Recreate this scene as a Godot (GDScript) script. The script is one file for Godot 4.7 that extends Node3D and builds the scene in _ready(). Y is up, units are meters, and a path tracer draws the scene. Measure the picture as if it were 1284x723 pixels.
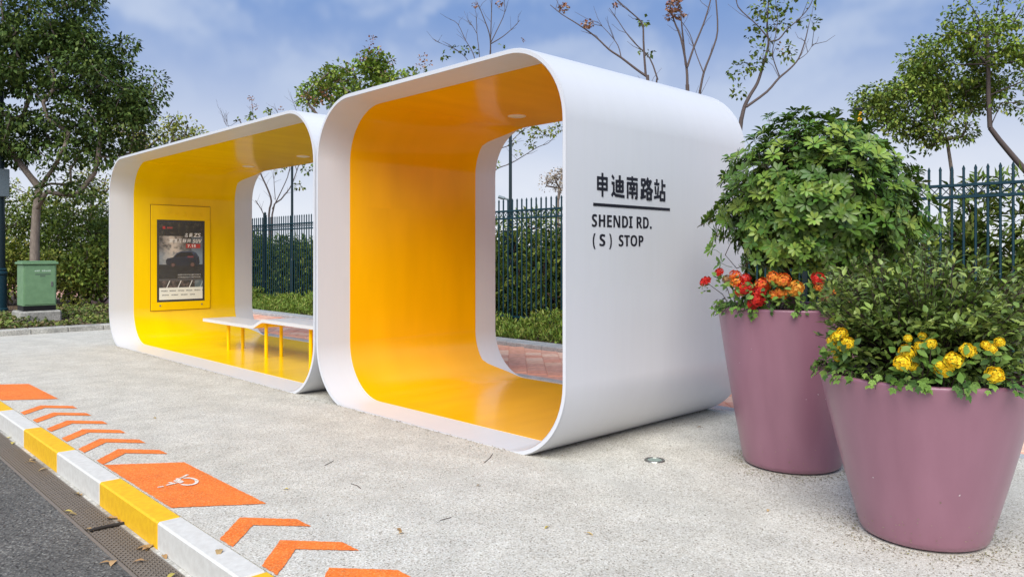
extends Node3D

# ------------------------------------------------------------------ camera numbers
const FPX := 966.0
const CXP := 642.0
const CYP := 318.0
const EYE := 1.5
const YAW := 0.80428

var rng := RandomNumberGenerator.new()
var taken := {}
var M := {}

func R(a: float, b: float) -> float: return rng.randf_range(a, b)

# a direction from a pixel; depth comes from what the thing stands on
func ray(u: float, v: float) -> Vector3:
	var f := Vector3(-sin(YAW), 0, -cos(YAW))
	var r := Vector3(cos(YAW), 0, -sin(YAW))
	return f + r * ((u - CXP) / FPX) + Vector3.UP * ((CYP - v) / FPX)

func at(u: float, v: float, depth: float) -> Vector3:
	return Vector3(0, EYE, 0) + ray(u, v) * depth

func on_y(u: float, v: float, y: float) -> Vector3:
	var d := ray(u, v)
	return Vector3(0, EYE, 0) + d * ((y - EYE) / d.y)

func on_z(u: float, v: float, z: float) -> Vector3:
	var d := ray(u, v)
	return Vector3(0, EYE, 0) + d * (z / d.z)

# ------------------------------------------------------------------ mesh builder
class MB:
	var v := PackedVector3Array()
	var n := PackedVector3Array()
	var uv := PackedVector2Array()
	var c := PackedColorArray()
	var i := PackedInt32Array()
	var colored := false

	func tri(a: Vector3, b: Vector3, d: Vector3, na: Vector3, nb: Vector3, nd: Vector3, col := Color.WHITE, ua := Vector2.ZERO, ub := Vector2.ZERO, ud := Vector2.ZERO):
		var s := v.size()
		v.append(a); v.append(b); v.append(d)
		n.append(na); n.append(nb); n.append(nd)
		uv.append(ua); uv.append(ub); uv.append(ud)
		c.append(col); c.append(col); c.append(col)
		if (d - a).cross(b - a).dot(na + nb + nd) >= 0.0:
			i.append(s); i.append(s + 1); i.append(s + 2)
		else:
			i.append(s); i.append(s + 2); i.append(s + 1)

	func quad(a: Vector3, b: Vector3, d: Vector3, e: Vector3, nn: Vector3, col := Color.WHITE, u0 := Vector2(0, 0), u1 := Vector2(1, 1)):
		tri(a, b, d, nn, nn, nn, col, u0, Vector2(u1.x, u0.y), u1)
		tri(a, d, e, nn, nn, nn, col, u0, u1, Vector2(u0.x, u1.y))

	func quads(a: Vector3, b: Vector3, d: Vector3, e: Vector3, na: Vector3, nb: Vector3, nd: Vector3, ne: Vector3, col := Color.WHITE):
		tri(a, b, d, na, nb, nd, col)
		tri(a, d, e, na, nd, ne, col)

	# box by low and high corner, top and side edges chamfered by ch
	func box(lo: Vector3, hi: Vector3, ch := 0.0, col := Color.WHITE, t := Transform3D.IDENTITY):
		var cen := (lo + hi) * 0.5
		var h := (hi - lo) * 0.5
		ch = minf(ch, minf(h.x, minf(h.y, h.z)) * 0.9)
		for ax in 3:
			for s in [-1.0, 1.0]:
				var nn := Vector3.ZERO; nn[ax] = s
				var a1 := (ax + 1) % 3
				var a2 := (ax + 2) % 3
				var p := []
				for k in [[-1, -1], [1, -1], [1, 1], [-1, 1]]:
					var q := Vector3.ZERO
					q[ax] = s * h[ax]; q[a1] = k[0] * (h[a1] - ch); q[a2] = k[1] * (h[a2] - ch)
					p.append(t * (cen + q))
				quad(p[0], p[1], p[2], p[3], t.basis * nn, col)
		if ch > 0.0:
			for ax in 3:
				var a1 := (ax + 1) % 3
				var a2 := (ax + 2) % 3
				for s1 in [-1.0, 1.0]:
					for s2 in [-1.0, 1.0]:
						var p := []
						for k in [[-1, 0], [1, 0], [1, 1], [-1, 1]]:
							var q := Vector3.ZERO
							q[ax] = k[0] * (h[ax] - ch)
							q[a1] = s1 * (h[a1] - (ch if k[1] == 1 else 0.0))
							q[a2] = s2 * (h[a2] - (0.0 if k[1] == 1 else ch))
							p.append(t * (cen + q))
						var nn := Vector3.ZERO; nn[a1] = s1; nn[a2] = s2
						quad(p[0], p[1], p[2], p[3], (t.basis * nn).normalized(), col)
			for sx in [-1.0, 1.0]:
				for sy in [-1.0, 1.0]:
					for sz in [-1.0, 1.0]:
						var sg := Vector3(sx, sy, sz)
						var a := t * (cen + sg * (h - Vector3(0, ch, ch)))
						var b := t * (cen + sg * (h - Vector3(ch, 0, ch)))
						var d := t * (cen + sg * (h - Vector3(ch, ch, 0)))
						var nn := (t.basis * sg).normalized()
						tri(a, b, d, nn, nn, nn, col)

	# tapered tube through points with radii
	func tube(p: Array, r: Array, sides := 6, col := Color.WHITE, caps := true):
		var x := Vector3.ZERO
		var rings := []
		var norms := []
		for k in p.size():
			var d: Vector3 = (p[mini(k + 1, p.size() - 1)] - p[maxi(k - 1, 0)]).normalized()
			if x == Vector3.ZERO:
				x = d.cross(Vector3.RIGHT if absf(d.x) < 0.8 else Vector3.FORWARD).normalized()
			else:
				x = (x - d * x.dot(d)).normalized()
			var y := d.cross(x)
			var ring := []
			var nr := []
			for s in sides:
				var a := TAU * s / sides
				var o := x * cos(a) + y * sin(a)
				ring.append(p[k] + o * r[k]); nr.append(o)
			rings.append(ring); norms.append(nr)
		for k in p.size() - 1:
			for s in sides:
				var s2 := (s + 1) % sides
				quads(rings[k][s], rings[k][s2], rings[k + 1][s2], rings[k + 1][s], norms[k][s], norms[k][s2], norms[k + 1][s2], norms[k + 1][s], col)
		if caps:
			for e in [0, p.size() - 1]:
				var d: Vector3 = (p[0] - p[1]).normalized() if e == 0 else (p[e] - p[e - 1]).normalized()
				for s in sides:
					tri(p[e], rings[e][s], rings[e][(s + 1) % sides], d, d, d, col)

	# surface of revolution: profile of (radius, height)
	func lathe(prof: Array, sides := 32, col := Color.WHITE, o := Vector3.ZERO):
		for k in prof.size() - 1:
			var a: Vector2 = prof[k]
			var b: Vector2 = prof[k + 1]
			var t := (b - a).normalized()
			var nn := Vector2(t.y, -t.x)
			for s in sides:
				var a0 := TAU * s / sides
				var a1 := TAU * (s + 1) / sides
				var c0 := Vector3(cos(a0), 0, sin(a0))
				var c1 := Vector3(cos(a1), 0, sin(a1))
				var n0 := c0 * nn.x + Vector3.UP * nn.y
				var n1 := c1 * nn.x + Vector3.UP * nn.y
				quads(o + c0 * a.x + Vector3.UP * a.y, o + c1 * a.x + Vector3.UP * a.y, o + c1 * b.x + Vector3.UP * b.y, o + c0 * b.x + Vector3.UP * b.y, n0, n1, n1, n0, col)

	# a small folded leaf of two triangles
	func leaf(p: Vector3, d: Vector3, up: Vector3, l: float, w: float, col: Color):
		var s := v.size()
		var side := d.cross(up).normalized()
		var u := side.cross(d).normalized()
		var m := p + d * (l * 0.5)
		v.append(p); v.append(m + side * w + u * (w * 0.35)); v.append(p + d * l - u * (l * 0.08)); v.append(m - side * w + u * (w * 0.35))
		var n1 := (u - side * 0.33).normalized()
		var n2 := (u + side * 0.33).normalized()
		n.append(u); n.append(n1); n.append(u); n.append(n2)
		for k in 4:
			uv.append(Vector2.ZERO); c.append(col)
		i.append(s); i.append(s + 2); i.append(s + 1); i.append(s); i.append(s + 3); i.append(s + 2)

	# a finer leaf: widest at share wide of its length, folded on the midrib and curved down
	func leaf2(p: Vector3, d: Vector3, up: Vector3, l: float, w: float, col: Color, wide := 0.45, curl := 0.15):
		var s := v.size()
		var side := d.cross(up).normalized()
		var u := side.cross(d).normalized()
		var f := w * 0.3
		var q := [p, p + d * (l * wide * 0.5) + side * (w * 0.68) + u * f * 0.7, p + d * (l * wide * 0.5) - side * (w * 0.68) + u * f * 0.7,
			p + d * (l * wide) + side * w + u * (f - curl * l * 0.15), p + d * (l * wide) - side * w + u * (f - curl * l * 0.15),
			p + d * (l * (0.55 + wide * 0.45)) + side * (w * 0.62) - u * (curl * l * 0.5 - f * 0.6), p + d * (l * (0.55 + wide * 0.45)) - side * (w * 0.62) - u * (curl * l * 0.5 - f * 0.6),
			p + d * l - u * (curl * l), p + d * (l * wide) - u * (curl * l * 0.15), p + d * (l * (0.55 + wide * 0.45)) - u * (curl * l * 0.5)]
		for k in 10:
			v.append(q[k]); uv.append(Vector2.ZERO); c.append(col)
			n.append((u + (side * (-0.3 if k in [1, 3, 5] else (0.3 if k in [2, 4, 6] else 0.0))) + d * (curl * (0.0 if k < 3 else (0.6 if k < 5 or k == 8 else 1.4)))).normalized())
		for t in [0, 8, 1, 0, 2, 8, 1, 8, 3, 2, 4, 8, 3, 9, 5, 3, 8, 9, 4, 6, 9, 4, 9, 8, 5, 9, 7, 6, 7, 9]:
			i.append(s + t)

	func mesh() -> ArrayMesh:
		var a := []
		a.resize(Mesh.ARRAY_MAX)
		a[Mesh.ARRAY_VERTEX] = v; a[Mesh.ARRAY_NORMAL] = n; a[Mesh.ARRAY_TEX_UV] = uv; a[Mesh.ARRAY_INDEX] = i
		if colored: a[Mesh.ARRAY_COLOR] = c
		var m := ArrayMesh.new()
		if v.size() > 0: m.add_surface_from_arrays(Mesh.PRIMITIVE_TRIANGLES, a)
		return m

func mb(colored := false) -> MB:
	var b := MB.new(); b.colored = colored
	return b

# ------------------------------------------------------------------ scene tree helpers
func numbered(called: String) -> String:
	if not taken.has(called):
		taken[called] = 0
		return called
	taken[called] += 1
	return "%s_%03d" % [called, taken[called]]

func thing(called: String, label: String, category: String, where := Vector3.ZERO, group := "") -> Node3D:
	var o := Node3D.new(); o.name = numbered(called); add_child(o)
	o.position = where; o.set_meta("label", label); o.set_meta("category", category)
	if group: o.set_meta("group", group)
	return o

func setting(called: String, label := "") -> Node3D:
	var o := Node3D.new(); o.name = numbered(called); add_child(o)
	o.set_meta("kind", "structure")
	if label: o.set_meta("label", label); 
	return o

func part(called: String, m: Mesh, mat: Material, parent: Node, where := Transform3D.IDENTITY) -> MeshInstance3D:
	var o := MeshInstance3D.new(); o.name = called; o.mesh = m; o.material_override = mat
	if parent == self: o.name = numbered(called)
	parent.add_child(o, true); o.transform = where
	return o

# ------------------------------------------------------------------ textures and materials
func cells(size: int, freq: float, sd: int) -> PackedByteArray:
	var f := FastNoiseLite.new(); f.seed = sd; f.noise_type = FastNoiseLite.TYPE_CELLULAR; f.frequency = freq
	f.cellular_return_type = FastNoiseLite.RETURN_CELL_VALUE; f.cellular_jitter = 1.0; f.fractal_type = FastNoiseLite.FRACTAL_NONE
	var im := f.get_seamless_image(size, size, false, false, 0.04, true); im.convert(Image.FORMAT_L8)
	return im.get_data()

func fbm(size: int, freq: float, sd: int, oct := 4) -> PackedByteArray:
	var f := FastNoiseLite.new(); f.seed = sd; f.noise_type = FastNoiseLite.TYPE_SIMPLEX_SMOOTH; f.frequency = freq; f.fractal_octaves = oct
	var im := f.get_seamless_image(size, size, false, false, 0.1, true); im.convert(Image.FORMAT_L8)
	return im.get_data()

# stone speckle: cell value picks from a palette, broad noise shifts it a little
func speckle(size: int, freq: float, sd: int, pal: Array, broad := 0.1, grit := 0.06) -> Image:
	var a := cells(size, freq, sd)
	var b := fbm(size, 0.006, sd + 5, 5)
	var d := PackedByteArray(); d.resize(size * size * 3)
	var r := RandomNumberGenerator.new(); r.seed = sd
	var lut := []
	for k in 256:
		var t := fmod(k * 0.6180339, 1.0)
		var j := 0
		var acc := 0.0
		while j < pal.size() - 1 and acc + pal[j][0] < t:
			acc += pal[j][0]; j += 1
		var col: Color = pal[j][1]
		var g := 1.0 + r.randf_range(-0.06, 0.06)
		lut.append(Vector3(col.r, col.g, col.b) * g)
	for k in size * size:
		var c: Vector3 = lut[a[k]]
		c *= (1.0 + (b[k] / 255.0 - 0.5) * broad + r.randf_range(-grit, grit)) * 255.0
		d[k * 3] = clampi(int(c.x), 0, 255); d[k * 3 + 1] = clampi(int(c.y), 0, 255); d[k * 3 + 2] = clampi(int(c.z), 0, 255)
	return Image.create_from_data(size, size, false, Image.FORMAT_RGB8, d)

# two-tone noise
func toned(size: int, freq: float, sd: int, ca: Color, cb: Color, oct := 4, stretch := 1, grit := 0.0) -> Image:
	var b := fbm(size, freq, sd, oct)
	var d := PackedByteArray(); d.resize(size * size * 3)
	var r := RandomNumberGenerator.new(); r.seed = sd
	for y in size:
		for x in size:
			var t := b[(y / stretch) * size + x] / 255.0 + r.randf_range(-grit, grit)
			var c := ca.lerp(cb, clampf(t, 0, 1))
			var k := (y * size + x) * 3
			d[k] = int(c.r * 255); d[k + 1] = int(c.g * 255); d[k + 2] = int(c.b * 255)
	return Image.create_from_data(size, size, false, Image.FORMAT_RGB8, d)

func tex(im: Image) -> ImageTexture:
	return ImageTexture.create_from_image(im)

func bumpy(freq: float, sd: int, size := 512, strength := 4.0, cell := false) -> ImageTexture:
	var d := cells(size, freq, sd) if cell else fbm(size, freq, sd)
	var im := Image.create_from_data(size, size, false, Image.FORMAT_L8, d)
	im.convert(Image.FORMAT_RGBA8)
	im.bump_map_to_normal_map(strength)
	return ImageTexture.create_from_image(im)

func mat(col: Color, rough := 0.6, metal := 0.0) -> StandardMaterial3D:
	var m := StandardMaterial3D.new(); m.albedo_color = col; m.roughness = rough; m.metallic = metal
	return m

# texture laid in world space, metres per tile
func tri_mat(im: Image, metres: float, rough := 0.8, nrm: Texture2D = null, nscale := 1.0) -> StandardMaterial3D:
	var m := StandardMaterial3D.new(); m.albedo_texture = tex(im); m.roughness = rough
	m.uv1_triplanar = true; m.uv1_world_triplanar = true; m.uv1_scale = Vector3.ONE / metres
	if nrm: m.normal_enabled = true; m.normal_texture = nrm; m.normal_scale = nscale
	return m

func leaf_mat(rough := 0.5, back := 0.35) -> StandardMaterial3D:
	var m := StandardMaterial3D.new(); m.albedo_color = Color.WHITE; m.vertex_color_use_as_albedo = true
	m.roughness = rough; m.cull_mode = BaseMaterial3D.CULL_DISABLED
	m.backlight_enabled = true; m.backlight = Color(back, back, back * 0.7)
	return m

func materials():
	var pal := [[0.48, Color(0.80, 0.787, 0.75)], [0.24, Color(0.75, 0.732, 0.69)], [0.16, Color(0.855, 0.85, 0.825)], [0.08, Color(0.65, 0.625, 0.58)], [0.06, Color(0.50, 0.47, 0.425)]]
	var gn := bumpy(0.33, 21, 1024, 3.0, true)
	M.plaza = tri_mat(speckle(1024, 0.42, 21, pal, 0.10), 2.7, 0.85, gn, 0.18)
	M.plaza.detail_enabled = true; M.plaza.detail_blend_mode = BaseMaterial3D.BLEND_MODE_MUL
	M.plaza.detail_albedo = tex(toned(512, 0.01, 78, Color(0.965, 0.958, 0.945), Color(1, 1, 1), 5))
	M.plaza.detail_uv_layer = BaseMaterial3D.DETAIL_UV_2
	M.plaza.uv2_triplanar = true; M.plaza.uv2_world_triplanar = true; M.plaza.uv2_scale = Vector3.ONE / 7.3
	var po := [[0.55, Color(0.93, 0.47, 0.16)], [0.22, Color(0.88, 0.41, 0.10)], [0.15, Color(0.96, 0.58, 0.30)], [0.08, Color(0.80, 0.48, 0.27)]]
	M.orange = tri_mat(speckle(512, 0.42, 31, po, 0.12), 1.35, 0.8, gn, 0.15)
	var pw := [[0.6, Color(0.90, 0.86, 0.80)], [0.2, Color(0.82, 0.70, 0.60)], [0.2, Color(0.93, 0.92, 0.90)]]
	M.paint_white = tri_mat(speckle(256, 0.3, 32, pw, 0.1), 0.75, 0.8)
	var pa := [[0.45, Color(0.36, 0.35, 0.335)], [0.3, Color(0.30, 0.292, 0.28)], [0.15, Color(0.44, 0.43, 0.41)], [0.1, Color(0.54, 0.53, 0.505)]]
	M.asphalt = tri_mat(speckle(1024, 0.40, 41, pa, 0.25), 3.1, 0.9, bumpy(0.3, 42, 512, 5.0, true), 0.7)
	M.kerb_white = tri_mat(toned(512, 0.05, 51, Color(0.80, 0.79, 0.765), Color(0.865, 0.86, 0.84), 5, 1, 0.2), 1.7, 0.6)
	M.kerb_yellow = tri_mat(toned(512, 0.05, 52, Color(0.90, 0.68, 0.05), Color(0.96, 0.77, 0.09), 5, 1, 0.2), 1.7, 0.6)
	M.concrete = tri_mat(speckle(512, 0.2, 53, [[0.6, Color(0.66, 0.65, 0.62)], [0.3, Color(0.60, 0.59, 0.565)], [0.1, Color(0.72, 0.71, 0.69)]], 0.4), 1.7, 0.85)
	M.granite = tri_mat(speckle(512, 0.3, 54, [[0.6, Color(0.66, 0.67, 0.68)], [0.3, Color(0.60, 0.61, 0.62)], [0.1, Color(0.74, 0.74, 0.75)]], 0.2), 1.1, 0.8)
	M.dirt = tri_mat(speckle(512, 0.12, 55, [[0.5, Color(0.36, 0.29, 0.22)], [0.3, Color(0.30, 0.24, 0.18)], [0.2, Color(0.45, 0.37, 0.29)]], 0.5), 2.3, 0.95, bumpy(0.05, 56, 512, 8.0), 1.0)
	M.grate = mat(Color(0.50, 0.46, 0.42), 0.65, 0.1)
	M.gutter_floor = tri_mat(toned(256, 0.03, 57, Color(0.20, 0.18, 0.16), Color(0.36, 0.33, 0.29), 5, 1, 0.2), 0.5, 0.95)
	for k in 5:
		var c: Color = [Color(0.94, 0.68, 0.57), Color(0.95, 0.75, 0.64), Color(0.92, 0.64, 0.54), Color(0.96, 0.79, 0.69), Color(0.90, 0.67, 0.58)][k]
		M["brick%d" % k] = tri_mat(toned(128, 0.04, 60 + k, c.darkened(0.12), c.lightened(0.1), 4, 1, 0.2), 0.6, 0.85)
	# shelter paint: faint vertical brush streaks in the white coat
	var wn := FastNoiseLite.new(); wn.seed = 9; wn.frequency = 0.15
	M.white = mat(Color(0.845, 0.852, 0.872), 0.38)
	M.white.clearcoat_enabled = true; M.white.clearcoat = 0.15; M.white.clearcoat_roughness = 0.2
	var wm := toned(512, 0.02, 91, Color(0.988, 0.988, 0.986), Color(1, 1, 1), 5, 16, 0.01)
	M.white.albedo_texture = tex(wm); M.white.uv1_triplanar = true; M.white.uv1_world_triplanar = true; M.white.uv1_scale = Vector3(0.8, 0.8, 0.8)
	M.yellow = mat(Color(0.99, 0.822, 0.006), 0.16)
	M.amber = mat(Color(0.99, 0.725, 0.002), 0.16)
	M.yellow_floor = mat(M.yellow.albedo_color, 0.20)
	M.amber_floor = mat(M.amber.albedo_color, 0.20)
	for q in [M.yellow, M.amber, M.yellow_floor, M.amber_floor]:
		q.metallic_specular = 0.27 if q in [M.yellow, M.amber] else 0.5
		q.albedo_texture = tex(toned(256, 0.015, 92, Color(0.95, 0.94, 0.93), Color(1, 1, 1), 5, 4, 0.02))
		q.uv1_triplanar = true; q.uv1_world_triplanar = true; q.uv1_scale = Vector3(0.5, 0.5, 0.5)
	M.black = mat(Color(0.045, 0.045, 0.055), 0.5)
	M.letter = mat(Color(0.10, 0.095, 0.14), 0.5)
	M.lamp_disc = mat(Color(0.93, 0.92, 0.88), 0.3)
	M.teal = mat(Color(0.04, 0.20, 0.25), 0.4)
	M.teal_dark = mat(Color(0.035, 0.14, 0.17), 0.45)
	M.grey_box = mat(Color(0.42, 0.47, 0.50), 0.5, 0.2)
	M.steel = mat(Color(0.62, 0.62, 0.60), 0.3, 0.9)
	M.cabinet = tri_mat(toned(256, 0.02, 95, Color(0.42, 0.56, 0.41), Color(0.48, 0.62, 0.46), 5, 1, 0.05), 0.9, 0.55)
	M.pot = mat(Color(0.60, 0.42, 0.485), 0.36)
	M.pot.albedo_texture = tex(toned(512, 0.008, 96, Color(0.89, 0.87, 0.88), Color(1, 1, 1), 6, 1, 0.04))
	M.pot.uv1_triplanar = true; M.pot.uv1_scale = Vector3(1.1, 0.28, 1.1)
	M.pot.clearcoat_enabled = true; M.pot.clearcoat = 0.4; M.pot.clearcoat_roughness = 0.25
	M.bark = tri_mat(toned(256, 0.03, 97, Color(0.30, 0.25, 0.20), Color(0.50, 0.43, 0.36), 5, 4, 0.1), 0.5, 0.95, bumpy(0.05, 98, 256, 6.0), 0.8)
	M.bark_pale = tri_mat(toned(256, 0.03, 99, Color(0.42, 0.37, 0.34), Color(0.60, 0.55, 0.50), 5, 4, 0.1), 0.5, 0.95)
	M.bark_grey = mat(Color(0.37, 0.325, 0.315), 0.9)
	M.bark_dark = mat(Color(0.27, 0.21, 0.19), 0.9)
	M.leaf = leaf_mat(0.5, 0.45); M.leaf.metallic_specular = 0.3
	M.leaf_gloss = leaf_mat(0.38, 0.22); M.leaf_gloss.metallic_specular = 0.4
	M.leaf_dull = leaf_mat(0.75, 0.4)
	M.petal = leaf_mat(0.7, 0.5)

# ------------------------------------------------------------------ sky
func make_sky() -> Sky:
	var w := 1024
	var h := 512
	var im := Image.create(w, h, false, Image.FORMAT_RGBF)
	var f1 := FastNoiseLite.new(); f1.seed = 4; f1.frequency = 1.5; f1.fractal_octaves = 5; f1.noise_type = FastNoiseLite.TYPE_SIMPLEX_SMOOTH
	f1.domain_warp_enabled = true; f1.domain_warp_amplitude = 0.35; f1.domain_warp_frequency = 1.2
	var ld := PackedFloat32Array(); ld.resize(w * h * 3)
	for y in h:
		var th := PI * (y + 0.5) / h
		var e := PI / 2 - th
		for x in w:
			var ph := TAU * ((x + 0.5) / w - 0.5)
			var d := Vector3(sin(ph) * sin(th), cos(th), -cos(ph) * sin(th))
			var el := maxf(d.y, 0.0)
			var t := smoothstep(-0.02, 0.33, el)
			var col := Vector3(0.350, 0.357, 0.370).lerp(Vector3(0.074, 0.125, 0.243), t)
			# sheets of thin cloud, stretched out towards the horizon
			var p := Vector3(d.x, 0, d.z) * (2.2 / (el + 0.35)) + Vector3(0, el * 3.0, 0)
			var cl := f1.get_noise_3dv(p * 0.55) * 0.5 + 0.5
			var cv := smoothstep(0.30, 0.72, cl) * 0.85
			col = col.lerp(Vector3(0.215, 0.248, 0.312), cv * (0.3 + 0.7 * t))
			if d.y < 0.0: col = Vector3(0.350, 0.357, 0.370).lerp(Vector3(0.14, 0.133, 0.12), smoothstep(0.0, 0.15, -d.y))
			var k := (y * w + x) * 3
			ld[k] = col.x; ld[k + 1] = col.y; ld[k + 2] = col.z
	im = Image.create_from_data(w, h, false, Image.FORMAT_RGBF, ld.to_byte_array())
	var sm := PanoramaSkyMaterial.new(); sm.panorama = tex(im)
	var s := Sky.new(); s.sky_material = sm
	return s

# ------------------------------------------------------------------ shelters
func profile(x0: float, x1: float, y0: float, y1: float, r: float, seg := 14) -> Array:
	var out := []
	for q in [[x1 - r, y0 + r, -PI / 2], [x1 - r, y1 - r, 0.0], [x0 + r, y1 - r, PI / 2], [x0 + r, y0 + r, PI]]:
		for k in seg + 1:
			var a: float = q[2] + PI / 2 * k / seg
			out.append([Vector2(q[0] + cos(a) * r, q[1] + sin(a) * r), Vector2(cos(a), sin(a))])
	return out

func ring_strip(b: MB, pa: Array, za: float, pb: Array, zb: float, inward: bool, flat := Vector3.ZERO):
	for k in pa.size():
		var j := (k + 1) % pa.size()
		var a: Vector2 = pa[k][0]; var c: Vector2 = pa[j][0]; var d: Vector2 = pb[j][0]; var e: Vector2 = pb[k][0]
		var s := -1.0 if inward else 1.0
		var n0 := Vector3(pa[k][1].x, pa[k][1].y, 0) * s + flat * 2.0
		var n1 := Vector3(pa[j][1].x, pa[j][1].y, 0) * s + flat * 2.0
		if flat != Vector3.ZERO: n0 = flat; n1 = flat
		b.quads(Vector3(a.x, a.y, za), Vector3(c.x, c.y, za), Vector3(d.x, d.y, zb), Vector3(e.x, e.y, zb), n0, n1, n1, n0)

func shelter(called: String, label: String, x0: float, x1: float, lining: Material, coat: Material) -> Node3D:
	var base := Vector3((x0 + x1) / 2, 0, -5.25)
	var o := thing(called, label, "bus shelter", base, "moulded shelters on the plaza")
	var hw := (x1 - x0) / 2
	var zf := 1.20
	var zb := -1.28
	var th := 0.045
	var H := 3.06
	var rr := 0.605
	var y0 := -0.034
	var bev := 0.008
	var po := profile(-hw, hw, y0, H, rr)
	var pi_ := profile(-hw + th, hw - th, y0 + th, H - th, rr - th)
	var po2 := profile(-hw + bev, hw - bev, y0 + bev, H - bev, rr - bev)
	var pi2 := profile(-hw + th - bev, hw - th + bev, y0 + th - bev, H - th + bev, rr - th + bev)
	var b := mb()
	ring_strip(b, po, zf - bev, po, zb + bev, false)
	ring_strip(b, pi_, zf - bev, pi_, zb + bev, true)
	for e in [[zf, zf - bev, 1.0], [zb, zb + bev, -1.0]]:
		ring_strip(b, po2, e[0], pi2, e[0], false, Vector3(0, 0, e[2]))
		ring_strip(b, po, e[1], po2, e[0], false)
		ring_strip(b, pi_, e[1], pi2, e[0], true)
	part("shell", b.mesh(), M.white, o)
	var lt := 0.004
	var pl := profile(-hw + th + lt, hw - th - lt, y0 + th + lt, H - th - lt, rr - th - lt)
	var walls := mb()
	var floor_ := mb()
	var lf := zf - 0.375
	var lb := zb + 0.34
	# the paint runs almost to the back edge on floor and ceiling, and stops short on the end walls
	for k in pl.size():
		var j := (k + 1) % pl.size()
		var a: Vector2 = pl[k][0]; var c: Vector2 = pl[j][0]
		var na := Vector3(-pl[k][1].x, -pl[k][1].y, 0); var nc := Vector3(-pl[j][1].x, -pl[j][1].y, 0)
		var za := lerpf(lb, zb + 0.035, smoothstep(0.60, 1.0, absf(na.y))); var zc := lerpf(lb, zb + 0.035, smoothstep(0.60, 1.0, absf(nc.y)))
		var l: MB = floor_ if na.y > 0.001 or nc.y > 0.001 else walls
		l.quads(Vector3(a.x, a.y, lf), Vector3(c.x, c.y, lf), Vector3(c.x, c.y, zc), Vector3(a.x, a.y, za), na, nc, nc, na)
		var ia: Vector2 = pi_[k][0]; var ic: Vector2 = pi_[j][0]
		l.quad(Vector3(a.x, a.y, za), Vector3(c.x, c.y, zc), Vector3(ic.x, ic.y, zc), Vector3(ia.x, ia.y, za), Vector3(0, 0, -1))
		l.quad(Vector3(a.x, a.y, lf), Vector3(c.x, c.y, lf), Vector3(ic.x, ic.y, lf), Vector3(ia.x, ia.y, lf), Vector3(0, 0, 1))
	part("lining", walls.mesh(), lining, o)
	part("floor_coating", floor_.mesh(), coat, o)
	return o

# strokes of a character in a 100 x 100 box, each a bar with its own height off the wall
func glyph(strokes: Array, size: Vector2, wgt: float, right: Vector3, up: Vector3, out: Vector3, depth := 0.003) -> ArrayMesh:
	var b := mb()
	var k := 0
	for s in strokes:
		for j in s.size() / 2 - 1:
			var p0 := Vector2(s[j * 2], s[j * 2 + 1])
			var p1 := Vector2(s[j * 2 + 2], s[j * 2 + 3])
			var d := (p1 - p0).normalized()
			var nn := Vector2(-d.y, d.x) * (wgt / 2)
			var e := d * (wgt * 0.35 if s.size() > 4 else 0.0)
			var cs := [p0 - e - nn, p1 + e - nn, p1 + e + nn, p0 - e + nn]
			var hh := depth + k * 0.00025
			var top := []
			var bot := []
			for q in cs:
				var w: Vector3 = right * ((q.x / 100.0 - 0.5) * size.x) + up * ((q.y / 100.0 - 0.5) * size.y)
				top.append(w + out * hh); bot.append(w)
			b.quad(top[0], top[1], top[2], top[3], out)
			for m in 4:
				var m2 := (m + 1) % 4
				var mid: Vector3 = (top[m] + top[m2]) / 2 - (top[0] + top[2]) / 2
				b.quad(bot[m], bot[m2], top[m2], top[m], (mid - out * mid.dot(out)).normalized())
			k += 1
	return b.mesh()

func text_mesh(t: String, width: float, height: float, bold := true, depth := 0.003) -> Array:
	var f := SystemFont.new(); f.font_names = PackedStringArray(["Droid Sans"]); f.font_weight = 700 if bold else 400
	var tm := TextMesh.new(); tm.text = t; tm.font = f; tm.font_size = 64; tm.pixel_size = 0.01; tm.depth = 1.0; tm.curve_step = 1.0
	var bb := tm.get_aabb()
	return [tm, Vector3(width / bb.size.x, height / bb.size.y, depth), bb]

# lettering on a plane: origin is the left bottom corner of the ink
func lettering(called: String, t: String, parent: Node, lo: Vector3, right: Vector3, up: Vector3, width: float, height: float, m: Material, bold := true, depth := 0.003, slant := 0.0):
	var a := text_mesh(t, width, height, bold, depth)
	var s: Vector3 = a[1]
	var bb: AABB = a[2]
	var out := right.cross(up)
	var bs := Basis(right * s.x, (up + right * slant) * s.y, out * s.z)
	part(called, a[0], m, parent, Transform3D(bs, lo - bs * bb.position))

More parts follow.
